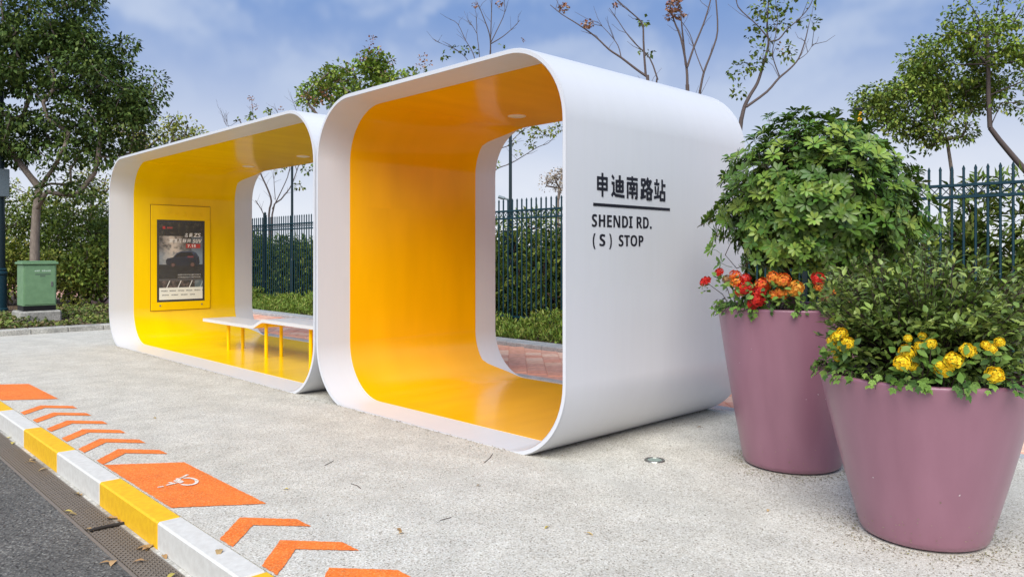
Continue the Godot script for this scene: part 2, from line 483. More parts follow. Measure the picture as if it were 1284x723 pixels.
const HAN := {
	"shen": [[17, 26, 17, 82], [83, 26, 83, 82], [12, 77, 88, 77], [17, 54, 83, 54], [17, 32, 83, 32], [50, 99, 50, 0]],
	"di": [[7, 93, 22, 79], [4, 61, 26, 61], [20, 61, 20, 22], [22, 25, 4, 7], [18, 23, 34, 11, 98, 8], [40, 25, 40, 76], [89, 25, 89, 76], [36, 71, 93, 71], [40, 51, 89, 51], [40, 29, 89, 29], [65, 97, 65, 27]],
	"nan": [[6, 87, 94, 87], [50, 99, 50, 70], [13, 71, 13, 1], [9, 67, 91, 67], [87, 71, 87, 6], [91, 6, 72, 6], [35, 63, 41, 50], [65, 63, 59, 50], [26, 45, 74, 45], [23, 26, 77, 26], [50, 47, 50, 2]],
	"lu": [[12, 63, 12, 92], [38, 63, 38, 92], [8, 89, 42, 89], [8, 66, 42, 66], [26, 66, 26, 12], [26, 42, 42, 42], [11, 48, 11, 10], [2, 8, 45, 17], [64, 99, 46, 70], [60, 84, 90, 84], [88, 86, 68, 56, 44, 42], [55, 74, 74, 54, 99, 43], [57, 1, 57, 37], [88, 1, 88, 37], [53, 33, 92, 33], [57, 7, 88, 7]],
	"zhan": [[25, 99, 25, 80], [3, 77, 47, 77], [11, 66, 17, 30], [38, 67, 32, 26], [1, 15, 48, 22], [71, 99, 71, 42], [71, 73, 99, 73], [56, 1, 56, 45], [91, 1, 91, 45], [52, 41, 95, 41], [56, 8, 91, 8]],
	"ming": [[46, 98, 12, 58], [42, 86, 80, 86], [80, 86, 50, 44, 8, 26], [34, 72, 50, 58], [38, 2, 38, 42], [86, 2, 86, 42], [38, 40, 86, 40], [38, 6, 86, 6]],
	"jue": [[10, 92, 90, 97], [24, 88, 30, 76], [50, 88, 52, 76], [78, 88, 70, 76], [12, 72, 12, 52], [88, 72, 88, 52], [12, 72, 88, 72], [12, 54, 88, 54], [20, 46, 52, 46], [20, 34, 52, 34], [20, 22, 52, 22], [20, 46, 20, 4], [52, 46, 52, 22], [20, 6, 54, 14], [60, 32, 98, 32], [84, 46, 84, 2]],
	"chao": [[8, 92, 18, 82], [4, 66, 15, 56], [4, 6, 20, 34], [28, 88, 60, 88], [44, 98, 44, 72], [30, 70, 58, 70], [30, 42, 58, 42], [30, 56, 58, 56], [30, 70, 30, 42], [58, 70, 58, 42], [26, 26, 62, 26], [44, 42, 44, 2], [70, 94, 70, 30, 64, 4], [94, 94, 94, 4], [70, 92, 94, 92], [70, 64, 94, 64], [70, 38, 94, 38]],
	"liu": [[8, 92, 18, 82], [4, 66, 15, 56], [4, 6, 20, 34], [62, 99, 62, 84], [30, 84, 96, 84], [56, 82, 42, 60], [36, 60, 88, 64], [72, 76, 92, 56], [44, 46, 42, 20, 30, 2], [62, 48, 62, 4], [82, 48, 82, 8, 98, 8]],
	"hu": [[8, 92, 92, 92], [4, 6, 96, 6], [38, 90, 26, 36], [34, 66, 76, 66], [76, 66, 68, 6], [26, 36, 72, 36]],
	"lian": [[4, 90, 46, 90], [12, 90, 12, 22], [38, 90, 38, 2], [12, 68, 38, 68], [12, 46, 38, 46], [4, 18, 46, 26], [60, 96, 66, 84], [90, 96, 84, 84], [52, 76, 98, 76], [50, 48, 99, 48], [75, 76, 75, 48, 54, 4], [75, 46, 98, 4]],
	"wang": [[12, 94, 12, 2], [88, 94, 88, 4], [12, 91, 88, 91], [88, 5, 74, 7], [26, 74, 46, 30], [46, 74, 24, 22], [56, 74, 76, 30], [76, 74, 54, 22]],
}

func poster() -> Image:
	var w := 232
	var h := 400
	var im := Image.create(w, h, false, Image.FORMAT_RGB8)
	var r := RandomNumberGenerator.new(); r.seed = 3
	var nz := FastNoiseLite.new(); nz.seed = 8; nz.frequency = 0.03; nz.fractal_octaves = 4
	var beam := PackedVector2Array([Vector2(36, 98), Vector2(100, 118), Vector2(150, 190), Vector2(40, 220), Vector2(18, 150)])
	var floor_y := 218
	for y in h:
		for x in w:
			var n := nz.get_noise_2d(x, y)
			var c := Color(0.09, 0.085, 0.09).lerp(Color(0.27, 0.25, 0.24), clampf(0.4 + n, 0, 1))
			if y < 70: c = Color(0.07, 0.065, 0.06).lerp(Color(0.26, 0.24, 0.18), clampf(n * 2.0, 0, 1))
			elif y < floor_y:
				var t := clampf(1.15 - absf(x - 70 - (y - 100) * 0.15) / 80.0, 0, 1)
				if y > 118: c = c.lerp(Color(0.50, 0.56, 0.62), clampf((y - 118) / 60.0, 0, 0.85))
				c = c.lerp(Color(0.80, 0.76, 0.72), t * clampf(0.95 + n, 0, 1))
				if x > 170: c = c.lerp(Color(0.55, 0.65, 0.75), 0.5)
			elif y < 292: c = Color(0.06, 0.058, 0.06).lerp(Color(0.16, 0.155, 0.16), clampf(0.5 + n, 0, 1))
			elif y < 302: c = Color(0.30, 0.30, 0.31)
			elif y < 338:
				var q := fmod(x + (y - 302) * 0.45 + 8, 60.0)
				c = Color(0.12, 0.10, 0.10).lerp(Color(0.42, 0.36, 0.34), clampf(0.35 + n * 1.4, 0, 1))
				if q < 5: c = Color(0.9, 0.9, 0.9)
				if x > 188: c = c.lerp(Color(0.5, 0.62, 0.68), 0.6)
			else:
				c = Color(0.90, 0.91, 0.90)
				if (y > 350 and y < 358 and fmod(x, 44.0) > 9 and r.randf() < 0.6) or (y > 372 and y < 379 and x > 14 and x < 190 and fmod(x, 50.0) > 12 and r.randf() < 0.65): c = Color(0.42, 0.44, 0.44)
			if y > 268 and y < 288 and x > 96 and x < 222 and (y < 275 or y > 280) and r.randf() < 0.55: c = Color(0.78, 0.78, 0.78)
			im.set_pixel(x, y, c)
	# the vehicle, printed
	var body := PackedVector2Array([Vector2(36, 214), Vector2(34, 196), Vector2(44, 186), Vector2(72, 180), Vector2(92, 158), Vector2(112, 150), Vector2(176, 148), Vector2(196, 156), Vector2(212, 178), Vector2(216, 208), Vector2(208, 224), Vector2(60, 226)])
	var glass := PackedVector2Array([Vector2(80, 180), Vector2(97, 160), Vector2(116, 154), Vector2(170, 153), Vector2(184, 172), Vector2(120, 178)])
	for y in range(140, 240):
		for x in range(28, 224):
			var p := Vector2(x, y)
			if Geometry2D.is_point_in_polygon(p, body):
				var c := Color(0.07, 0.10, 0.18).lerp(Color(0.22, 0.28, 0.42), clampf((190.0 - y) / 40.0 + nz.get_noise_2d(x * 2, y) * 0.5, 0, 1))
				if Geometry2D.is_point_in_polygon(p, glass): c = Color(0.04, 0.045, 0.06)
				im.set_pixel(x, y, c)
	for wx in [[72, 220, 15], [176, 219, 17]]:
		for y in range(198, 240):
			for x in range(wx[0] - 18, wx[0] + 18):
				var d := Vector2(x - wx[0], (y - wx[1])).length()
				if d < wx[2]: im.set_pixel(x, y, Color(0.06, 0.06, 0.07) if d > wx[2] * 0.62 else Color(0.42, 0.30, 0.28))
	for y in range(174, 182):
		for x in range(150, 182):
			if (x + y) % 5 < 3: im.set_pixel(x, y, Color(0.72, 0.30, 0.30))
	im.fill_rect(Rect2i(141, 110, 79, 22), Color(0.70, 0.10, 0.08))
	im.fill_rect(Rect2i(18, 20, 14, 14), Color(0.72, 0.12, 0.10))
	im.fill_rect(Rect2i(40, 23, 30, 9), Color(0.60, 0.22, 0.20))
	return im

func build_shelters():
	# the pair: a long yellow one and a square amber one
	var long_ := shelter("bus_shelter", "long white rounded shelter with yellow lining, bench and poster screen inside", -13.88, -7.14, M.yellow, M.yellow_floor)
	var sq := shelter("bus_shelter", "square white rounded shelter with amber lining and black station lettering", -7.12, -3.65, M.amber, M.amber_floor)
	for a in [[sq, Vector3(-6.05, 0, -5.90)], [long_, Vector3(-12.75, 0, -5.95)], [long_, Vector3(-10.85, 0, -5.95)], [sq, Vector3(-4.7, 0, -5.90)], [long_, Vector3(-8.95, 0, -5.95)]]:
		var b := mb()
		b.lathe([Vector2(0.001, -0.012), Vector2(0.075, -0.012), Vector2(0.10, -0.006), Vector2(0.10, 0.0)], 24)
		part("ceiling_light", b.mesh(), M.lamp_disc, a[0], Transform3D(Basis.IDENTITY, Vector3(a[1].x, 3.011, a[1].z) - a[0].position))
	# station name on the right hand wall of the square shelter, facing +x
	var off: Vector3 = -sq.position
	var rt := Vector3(0, 0, -1)
	var up := Vector3.UP
	var out := Vector3(1, 0, 0)
	var k := 0
	for ch in ["shen", "di", "nan", "lu", "zhan"]:
		part("character", glyph(HAN[ch], Vector2(0.158, 0.178), 12.5, rt, up, out), M.letter, sq, Transform3D(Basis.IDENTITY, off + Vector3(-3.6505, 2.012, -4.445 - k * 0.181)))
		k += 1
	var ul := mb(); ul.box(Vector3(0, -0.011, -0.485), Vector3(0.004, 0.011, 0.485))
	part("underline", ul.mesh(), M.letter, sq, Transform3D(Basis.IDENTITY, off + Vector3(-3.6505, 1.862, -4.825)))
	lettering("lettering", "SHENDI RD.", sq, off + Vector3(-3.6505, 1.697, -4.325), rt, up, 0.735, 0.094, M.letter)
	lettering("lettering", "(", sq, off + Vector3(-3.6505, 1.535, -4.335), rt, up, 0.030, 0.115, M.letter)
	lettering("lettering", "S", sq, off + Vector3(-3.6505, 1.556, -4.412), rt, up, 0.066, 0.090, M.letter)
	lettering("lettering", ")", sq, off + Vector3(-3.6505, 1.535, -4.525), rt, up, 0.030, 0.115, M.letter)
	lettering("lettering", "STOP", sq, off + Vector3(-3.6505, 1.556, -4.640), rt, up, 0.310, 0.088, M.letter)
	# display set into the end wall of the long shelter, facing +x
	var lo: Vector3 = -long_.position
	var wx := -13.831
	var fr := mb()
	var z0 := -4.70; var z1 := -5.72; var y0 := 0.52; var y1 := 2.34
	fr.box(Vector3(wx, y0, z1), Vector3(wx + 0.022, 0.66, z0), 0.004)
	fr.box(Vector3(wx, 2.09, z1), Vector3(wx + 0.022, y1, z0), 0.004)
	fr.box(Vector3(wx, 0.66, z1), Vector3(wx + 0.022, 2.09, z1 + 0.095), 0.0)
	fr.box(Vector3(wx, 0.66, z0 - 0.095), Vector3(wx + 0.022, 2.09, z0), 0.0)
	var dp := part("display_panel", fr.mesh(), M.yellow, long_, Transform3D(Basis.IDENTITY, lo))
	for z in [-4.85, -5.57]:
		var s := mb(); s.lathe([Vector2(0.016, 0), Vector2(0.014, 0.006), Vector2(0.001, 0.006)], 12)
		part("screw", s.mesh(), M.steel, dp, Transform3D(Basis(Vector3.BACK, -PI / 2), Vector3(wx + 0.022, 0.60, z)))
	var gk := mb()
	for e in [[z1 - 0.010, z1 - 0.0005, y0 - 0.010, y1 + 0.010], [z0 + 0.0005, z0 + 0.010, y0 - 0.010, y1 + 0.010], [z1 - 0.0005, z0 + 0.0005, y0 - 0.010, y0 - 0.0005], [z1 - 0.0005, z0 + 0.0005, y1 + 0.0005, y1 + 0.010]]:
		gk.box(Vector3(wx, e[2], e[0]), Vector3(wx + 0.008, e[3], e[1]))
	part("gasket", gk.mesh(), mat(Color(0.55, 0.40, 0.06), 0.7), dp)
	var bez := mb(); bez.box(Vector3(wx, 0.662, -5.622), Vector3(wx + 0.014, 2.088, -4.798))
	var bz := part("screen", bez.mesh(), M.black, long_, Transform3D(Basis.IDENTITY, lo))
	var pm := mat(Color.WHITE, 0.5); pm.albedo_texture = tex(poster())
	var pp := mb()
	var X := wx + 0.0155
	pp.quad(Vector3(X, 0.70, -4.835), Vector3(X, 0.70, -5.585), Vector3(X, 2.045, -5.585), Vector3(X, 2.045, -4.835), Vector3.RIGHT, Color.WHITE, Vector2(0, 1), Vector2(1, 0))
	part("poster", pp.mesh(), pm, bz)
	var ink := mat(Color(0.92, 0.92, 0.92), 0.5)
	# print: 0.75 m wide, 1.345 m tall
	var pz := func(fx: float) -> float: return -4.835 - fx * 0.75
	var py := func(fy: float) -> float: return 2.045 - fy * 1.345
	var hx := X + 0.0005
	var row := [["ming", 0.62, 0.160], ["jue", 0.72, 0.160]]
	for j in 5: row.append([["chao", "liu", "hu", "lian", "wang"][j], 0.26 + j * 0.105, 0.235])
	for q in row:
		part("character", glyph(HAN[q[1 - 1]], Vector2(0.062, 0.068), 11.0, rt, up + rt * 0.15, out, 0.0008), ink, bz, Transform3D(Basis.IDENTITY, Vector3(hx, py.call(q[2]), pz.call(q[1]))))
	lettering("lettering", "ZS", bz, Vector3(hx, py.call(0.185), pz.call(0.79)), rt, up, 0.115, 0.070, ink, true, 0.0008, 0.2)
	lettering("lettering", "SUV", bz, Vector3(hx, py.call(0.262), pz.call(0.765)), rt, up, 0.150, 0.066, ink, true, 0.0008, 0.2)
	lettering("lettering", "7.18", bz, Vector3(hx, py.call(0.321), pz.call(0.64)), rt, up, 0.15, 0.050, ink, true, 0.0008)
	var gl := mb(); gl.quad(Vector3(wx + 0.020, 0.662, -4.798), Vector3(wx + 0.020, 0.662, -5.622), Vector3(wx + 0.020, 2.088, -5.622), Vector3(wx + 0.020, 2.088, -4.798), Vector3.RIGHT)
	var gm := mat(Color(1, 1, 1, 0.04), 0.04); gm.metallic_specular = 0.25; gm.transparency = BaseMaterial3D.TRANSPARENCY_ALPHA
	part("pane", gl.mesh(), gm, bz)
	# raised marks over the screen, same paint
	for j in 6:
		part("raised_mark", glyph(HAN[["hu", "shen", "nan", "liu", "ming", "zhan"][j]], Vector2(0.07, 0.08), 9.0, rt, up, out, 0.003), M.yellow, dp, Transform3D(Basis.IDENTITY, Vector3(wx + 0.022, 2.205, -4.86 - j * 0.14)))

func build_bench():
	var o := thing("bench", "white wavy slab bench on yellow legs inside the yellow shelter", "bench", Vector3(-10.5, 0.015, -5.22))
	var y_lo := 0.409
	var y_hi := 0.519
	var path := [Vector2(-1.78, y_lo), Vector2(-0.12, y_lo)]
	for k in 9:
		var t := k / 8.0
		path.append(Vector2(-0.08 + t * 0.40, lerpf(y_lo, y_hi, smoothstep(0.0, 1.0, t))))
	path.append(Vector2(2.0, y_hi))
	var slope := []
	for k in path.size():
		var t2: Vector2 = (path[mini(k + 1, path.size() - 1)] - path[maxi(k - 1, 0)]).normalized()
		slope.append(Vector3(-t2.y, t2.x, 0))
	var top := mb(); var under := mb()
	var zf := 0.25; var zb := -0.25
	var th := 0.045
	for k in path.size() - 1:
		var a: Vector2 = path[k]; var b: Vector2 = path[k + 1]
		var t := (b - a).normalized()
		var n := Vector3(-t.y, t.x, 0)
		top.quads(Vector3(a.x, a.y + th, zf), Vector3(b.x, b.y + th, zf), Vector3(b.x, b.y + th, zb), Vector3(a.x, a.y + th, zb), slope[k], slope[k + 1], slope[k + 1], slope[k])
		for s in [[zf, 1.0], [zb, -1.0]]:
			top.quad(Vector3(a.x, a.y, s[0]), Vector3(b.x, b.y, s[0]), Vector3(b.x, b.y + th, s[0]), Vector3(a.x, a.y + th, s[0]), Vector3(0, 0, s[1]))
		under.quad(Vector3(a.x, a.y, zf), Vector3(b.x, b.y, zf), Vector3(b.x, b.y, zb), Vector3(a.x, a.y, zb), -n)
	for e in [[path[0], -1.0], [path[path.size() - 1], 1.0]]:
		var p: Vector2 = e[0]
		top.quad(Vector3(p.x, p.y, zf), Vector3(p.x, p.y, zb), Vector3(p.x, p.y + th, zb), Vector3(p.x, p.y + th, zf), Vector3(e[1], 0, 0))
	part("seat", top.mesh(), M.white, o)
	part("underside", under.mesh(), M.yellow, o)
	for lx in [-1.12, 0.14, 1.40]:
		for lz in [0.12, -0.11]:
			var b := mb()
			var hh := y_lo if lx < 0.0 else lerpf(y_lo, y_hi, smoothstep(0.0, 1.0, clampf((lx + 0.08) / 0.40, 0, 1)))
			b.tube([Vector3(lx, 0, lz), Vector3(lx, hh + 0.004, lz)], [0.025, 0.025], 14)
			part("leg", b.mesh(), M.yellow, o)

# ------------------------------------------------------------------ ground
func sheet(called: String, x0: float, x1: float, z0: float, z1: float, y: float, m: Material, thick := 0.12, nx := 1, nz := 1) -> MeshInstance3D:
	var b := mb()
	for i in nx:
		for j in nz:
			var a := lerpf(x0, x1, float(i) / nx); var c := lerpf(x0, x1, float(i + 1) / nx)
			var d := lerpf(z0, z1, float(j) / nz); var e := lerpf(z0, z1, float(j + 1) / nz)
			b.quad(Vector3(a, y, d), Vector3(c, y, d), Vector3(c, y, e), Vector3(a, y, e), Vector3.UP)
	if thick > 0.0:
		b.quad(Vector3(x0, y, z0), Vector3(x1, y, z0), Vector3(x1, y - thick, z0), Vector3(x0, y - thick, z0), Vector3(0, 0, -1 if z0 < z1 else 1))
		b.quad(Vector3(x0, y, z1), Vector3(x1, y, z1), Vector3(x1, y - thick, z1), Vector3(x0, y - thick, z1), Vector3(0, 0, 1 if z0 < z1 else -1))
		b.quad(Vector3(x0, y, z0), Vector3(x0, y, z1), Vector3(x0, y - thick, z1), Vector3(x0, y - thick, z0), Vector3(-1, 0, 0))
		b.quad(Vector3(x1, y, z0), Vector3(x1, y, z1), Vector3(x1, y - thick, z1), Vector3(x1, y - thick, z0), Vector3(1, 0, 0))
	var o := part(called, b.mesh(), m, self)
	o.set_meta("kind", "structure")
	return o

func flat_poly(pts: Array, y: float) -> ArrayMesh:
	var b := mb()
	var pv := PackedVector2Array(pts)
	var t := Geometry2D.triangulate_polygon(pv)
	for k in t.size() / 3:
		var a: Vector2 = pts[t[k * 3]]; var c: Vector2 = pts[t[k * 3 + 1]]; var d: Vector2 = pts[t[k * 3 + 2]]
		b.tri(Vector3(a.x, y, a.y), Vector3(c.x, y, c.y), Vector3(d.x, y, d.y), Vector3.UP, Vector3.UP, Vector3.UP)
	return b.mesh()

func ragged(pts: Array) -> Array:
	var out := []
	for k in pts.size():
		var a: Vector2 = pts[k]; var b: Vector2 = pts[(k + 1) % pts.size()]
		var n := maxi(1, int(a.distance_to(b) / 0.018))
		var nn := (b - a).orthogonal().normalized()
		for j in n: out.append(a.lerp(b, float(j) / n) + (nn * R(-0.0028, 0.0028) if j > 0 else Vector2.ZERO))
	return out

func build_ground():
	var soil := sheet("ground", -400, 400, -500, 300, -0.20, M.dirt, 0.0)
	soil.set_meta("label", "bare brown earth reaching away under everything")
	sheet("road", -120, 60, -1.33, 9.0, -0.15, M.asphalt).set_meta("label", "dark grey asphalt road beside the painted kerb")
	var plaza := sheet("pavement", -16.55, 14.0, -6.62, -1.692, 0.0, M.plaza, 0.18)
	plaza.set_meta("label", "pale speckled exposed aggregate pavement under the shelters")
	# painted marks on the pavement
	var zn := -1.70; var zm := -1.92; var zf := -2.14
	var chev := []
	for x in [-2.52, -3.01, -3.50, -3.98]: chev.append(x)
	for x in [-6.11, -6.57, -7.04, -7.52, -8.00, -8.47]: chev.append(x)
	for x in chev:
		part("chevron_marking", flat_poly(ragged([Vector2(x, zn), Vector2(x - 0.245, zm), Vector2(x + 0.005, zf), Vector2(x + 0.165, zf), Vector2(x - 0.075, zm), Vector2(x + 0.155, zn)]), 0.004), M.orange, plaza)
	for x in [-5.95, -10.58]:
		var pl := part("block_marking", flat_poly(ragged([Vector2(x, zn), Vector2(x + 0.33, zf), Vector2(x + 1.60, zf), Vector2(x + 1.28, zn)]), 0.004), M.orange, plaza)
	# wheelchair sign in the near block: head towards the kerb, drawn from bars and an arc
	var wy := 0.008
	var wc := on_y(233, 603, 0.0)
	var ru := on_y(242, 602, 0.0) - on_y(222, 604, 0.0)
	var dirz := Vector2(ru.x, ru.z).normalized()
	var f := func(u: float, v: float) -> Vector2:
		var q := on_y(130 + u / 6.114, 560 + v / 6.114, 0.0)
		return Vector2(q.x, q.z)
	var wh := mb()
	var bars := [[[640, 222], [545, 268], 10], [[560, 250], [600, 278], 9], [[545, 268], [590, 285], 10], [[555, 285], [480, 302], 12], [[500, 282], [545, 290], 9], [[450, 312], [415, 319], 15]]
	var arc := []
	for k in 13:
		var a := lerpf(-1.95, 2.2, k / 12.0)
		arc.append([640 + cos(a) * 72, 275 + sin(a) * 28])
	for k in 12: bars.append([arc[k], arc[k + 1], 9])
	var lift := 0
	for q in bars:
		var a: Vector2 = f.call(q[0][0], q[0][1]); var b: Vector2 = f.call(q[1][0], q[1][1])
		var d := (b - a).normalized()
		var s := Vector2(-d.y, d.x) * 0.011
		var e := d * 0.004
		var yy := wy + lift * 0.0001
		lift += 1
		wh.quad(Vector3(a.x - e.x + s.x, yy, a.y - e.y + s.y), Vector3(b.x + e.x + s.x, yy, b.y + e.y + s.y), Vector3(b.x + e.x - s.x, yy, b.y + e.y - s.y), Vector3(a.x - e.x - s.x, yy, a.y - e.y - s.y), Vector3.UP)
	part("wheelchair_symbol", wh.mesh(), M.paint_white, plaza)
	# kerb blocks
	var kerb := setting("kerb", "kerb of alternating white and yellow painted stone blocks")
	for k in range(-24, 10):
		var x1 := -3.42 + k * 1.05
		var b := mb()
		b.box(Vector3(x1 - 1.05 + 0.003, -0.19, -1.688), Vector3(x1 - 0.003, 0.005 + R(-0.002, 0.002), -1.552), 0.010)
		part("kerb_block", b.mesh(), M.kerb_white if posmod(k, 2) == 0 else M.kerb_yellow, kerb)
	# gutter: concrete lip, dark channel, expanded metal grates
	sheet("gutter_lip", -40, 12, -1.550, -1.528, -0.146, M.concrete, 0.05)
	sheet("gutter_channel", -40, 12, -1.527, -1.345, -0.178, M.gutter_floor, 0.02)
	sheet("gutter_edge", -40, 12, -1.344, -1.331, -0.147, M.grate, 0.05)
	var gut := setting("gutter_grating", "rusty dark mesh gratings laid along the gutter")
	var gm := mb()
	var gl := 1.2
	var px := 0.040
	var pz := 0.0182
	for r in 10:
		for c in 30:
			var x := c * px + (px / 2 if r % 2 == 1 else 0.0)
			var z := r * pz
			for s in [-1.0, 1.0]:
				var a := Vector3(x, 0, z); var b := Vector3(x + s * px / 2, 0.0, z + pz)
				if b.x < 0.0 or b.x > gl or r == 9: continue
				var d := (b - a).normalized(); var w := Vector3(-d.z, 0, d.x) * 0.0033
				var h := Vector3.UP * 0.009
				gm.quad(a + w + h, b + w + h, b - w + h, a - w + h, Vector3(0.1 * s, 1, 0).normalized())
				gm.quad(a + w, b + w, b + w + h, a + w + h, w.normalized())
				gm.quad(a - w, b - w, b - w + h, a - w + h, -w.normalized())
	for z in [0.0, 0.176]: gm.box(Vector3(0, 0, z - 0.003), Vector3(gl, 0.011, z + 0.003))
	for x in [0.0, gl]: gm.box(Vector3(x - 0.003, 0, 0), Vector3(x + 0.003, 0.011, 0.176))
	var gmesh := gm.mesh()
	for k in 12:
		part("grate", gmesh, M.grate, gut, Transform3D(Basis.IDENTITY, Vector3(-12.4 + k * 1.207, -0.160, -1.524)))
	# behind the shelters: granite strip, diagonal brick pavers, kerb
	sheet("granite_strip", -45, 14, -6.78, -6.625, -0.004, M.granite, 0.15)
	var walk := sheet("brick_path", -45, 14, -8.72, -6.785, -0.010, M.brick4, 0.1)
	walk.set_meta("label", "path of pink brick pavers behind the shelters")
	var bw := 0.245; var bl := 0.30
	var ang := YAW
	var ax := Vector3(cos(ang), 0, -sin(ang)); var az := Vector3(-sin(ang), 0, -cos(ang))
	var spots := []
	for i in range(-140, 140):
		for j in range(-100, 100):
			var p := Vector3(-9, 0, -7.75) + ax * (i * bw) + az * ((j + (0.5 if i % 2 != 0 else 0.0)) * bl)
			if p.z > -6.90 or p.z < -8.62 or p.x < -24 or p.x > 3: continue
			var s := CXP + FPX * (p.x * cos(YAW) - p.z * sin(YAW)) / (-p.x * sin(YAW) - p.z * cos(YAW))
			var seen := (s > 610 and s < 730) or (s > 300 and s < 410) or (s > 890 and s < 935)
			spots.append([-1000.0 if seen else 0.0, (p.x * p.x + p.z * p.z), p])
	spots.sort_custom(func(a, b): return a[0] + a[1] < b[0] + b[1])
	var bm := []
	for k in 3:
		var b := mb(); b.box(Vector3(-bw / 2 + 0.004, -0.03, -bl / 2 + 0.004), Vector3(bw / 2 - 0.004, 0.0, bl / 2 - 0.004), 0.004)
		bm.append(b.mesh())
	var rest := [mb(), mb(), mb(), mb(), mb()]
	var k := 0
	for s in spots:
		var t := Transform3D(Basis(ax, Vector3.UP, -az).rotated(Vector3.UP, R(-0.012, 0.012)), s[2] + Vector3(0, R(-0.003, 0.002), 0))
		var q := rng.randi() % 5
		if k < 290: part("brick", bm[0], M["brick%d" % q], walk, t)
		else: rest[q].box(Vector3(-bw / 2 + 0.004, -0.03, -bl / 2 + 0.004), Vector3(bw / 2 - 0.004, 0.0, bl / 2 - 0.004), 0.0, Color.WHITE, t)
		k += 1
	for q in 5:
		var o := part("brick_paving", rest[q].mesh(), M["brick%d" % q], walk)
		o.set_meta("kind", "stuff")
	var bk := setting("border_kerb", "grey granite kerb between brick path and planting strip")
	for i in 40:
		var b := mb(); b.box(Vector3(-26 + i * 0.8 + 0.003, -0.1, -9.10), Vector3(-26 + (i + 1) * 0.8 - 0.003, 0.06, -8.725), 0.012)
		part("kerb_stone", b.mesh(), M.granite, bk)
	sheet("planting_strip", -45, 14, -24.0, -9.10, 0.02, M.dirt, 0.15)
	# left: planting bed with its own kerb, running away from the road
	var bd := setting("bed_kerb", "grey kerb stones edging the planting bed beside the cabinet")
	for i in 8:
		var b := mb(); b.box(Vector3(-16.87, -0.1, -6.6 + i * 0.62 + 0.003), Vector3(-16.56, 0.10, -6.6 + (i + 1) * 0.62 - 0.003), 0.015)
		part("kerb_stone", b.mesh(), M.concrete, bd)
	sheet("planting_bed", -45, -16.87, -6.6, -1.70, 0.06, M.dirt, 0.2)
	# recessed ground light cover
	var gc := thing("ground_light_cover", "small round steel cover let into the pavement near the pots", "floor light", on_y(821, 577, 0.0) + Vector3(0, 0.001, 0))
	var b2 := mb(); b2.lathe([Vector2(0.075, 0), Vector2(0.072, 0.006), Vector2(0.054, 0.006), Vector2(0.052, 0.003)], 28)
	part("ring", b2.mesh(), M.steel, gc)
	var b3 := mb(); b3.lathe([Vector2(0.052, 0.0032), Vector2(0.001, 0.0032)], 28)
	part("lens", b3.mesh(), mat(Color(0.55, 0.62, 0.58), 0.12), gc)

# ------------------------------------------------------------------ vegetation tools
func sphere_point() -> Vector3:
	while true:
		var p := Vector3(R(-1, 1), R(-1, 1), R(-1, 1))
		if p.length_squared() <= 1.0 and p.length_squared() > 0.001: return p
	return Vector3.UP

func pick(pal: Array, jitter := 0.18) -> Color:
	var c: Color = pal[rng.randi() % pal.size()]
	var g := 1.0 + R(-jitter, jitter)
	return Color(c.r * g * (1.0 + R(-0.08, 0.08)), c.g * g, c.b * g * (1.0 + R(-0.1, 0.1)))

# a skeleton that reaches every clump, thickest where most of it hangs
func skeleton(b: MB, trunk: Array, r0: float, clumps: Array, tip := 0.006, power := 0.42, sides := 6, step := 0.35):
	var pos: Array = []
	var par: Array = []
	for k in trunk.size():
		pos.append(trunk[k]); par.append(k - 1)
	var first := 1 if trunk.size() > 2 else 0
	var order := clumps.duplicate()
	var mid: Vector3 = trunk[trunk.size() - 1]
	order.sort_custom(func(a, c): return a.distance_squared_to(mid) < c.distance_squared_to(mid))
	for c in order:
		var best := 0
		var bd := 1e9
		for k in range(first, pos.size()):
			var dv: Vector3 = c - pos[k]
			var d := dv.length()
			if dv.y < 0.25 * d: d += (0.25 * d - dv.y) * 1.3
			if d < bd: bd = d; best = k
		var a: Vector3 = pos[best]
		var n := maxi(1, int(a.distance_to(c) / step))
		var prev := best
		var bend := Vector3(R(-1, 1), R(-0.2, 0.9), R(-1, 1)) * a.distance_to(c) * 0.14
		for k in n:
			var t := float(k + 1) / n
			var p := a.lerp(c, t) + bend * (4.0 * t * (1.0 - t)) + (Vector3(R(-1, 1), R(-1, 1), R(-1, 1)) * 0.035 if k < n - 1 else Vector3.ZERO)
			pos.append(p); par.append(prev); prev = pos.size() - 1
	var load_ := []
	load_.resize(pos.size()); load_.fill(0.0)
	var kids := []
	kids.resize(pos.size()); kids.fill(0)
	for k in range(1, pos.size()): kids[par[k]] += 1
	for k in range(pos.size() - 1, 0, -1):
		if kids[k] == 0: load_[k] += 1.0
		load_[par[k]] += load_[k]
	var top: float = maxf(load_[0], 1.0)
	for k in range(1, pos.size()):
		var ra: float = maxf(tip, r0 * pow(load_[par[k]] / top, power))
		var rb: float = maxf(tip * 0.7, r0 * pow(load_[k] / top, power))
		if par[k] >= trunk.size() or (par[k] < trunk.size() and k >= trunk.size()): ra = minf(ra, rb * 1.25)
		if k < trunk.size():
			ra = r0 * lerpf(1.15, 0.6, float(par[k]) / trunk.size()); rb = r0 * lerpf(1.15, 0.6, float(k) / trunk.size())
		b.tube([pos[par[k]], pos[k]], [ra, rb], sides if k < trunk.size() + 40 else 4, Color.WHITE, false)

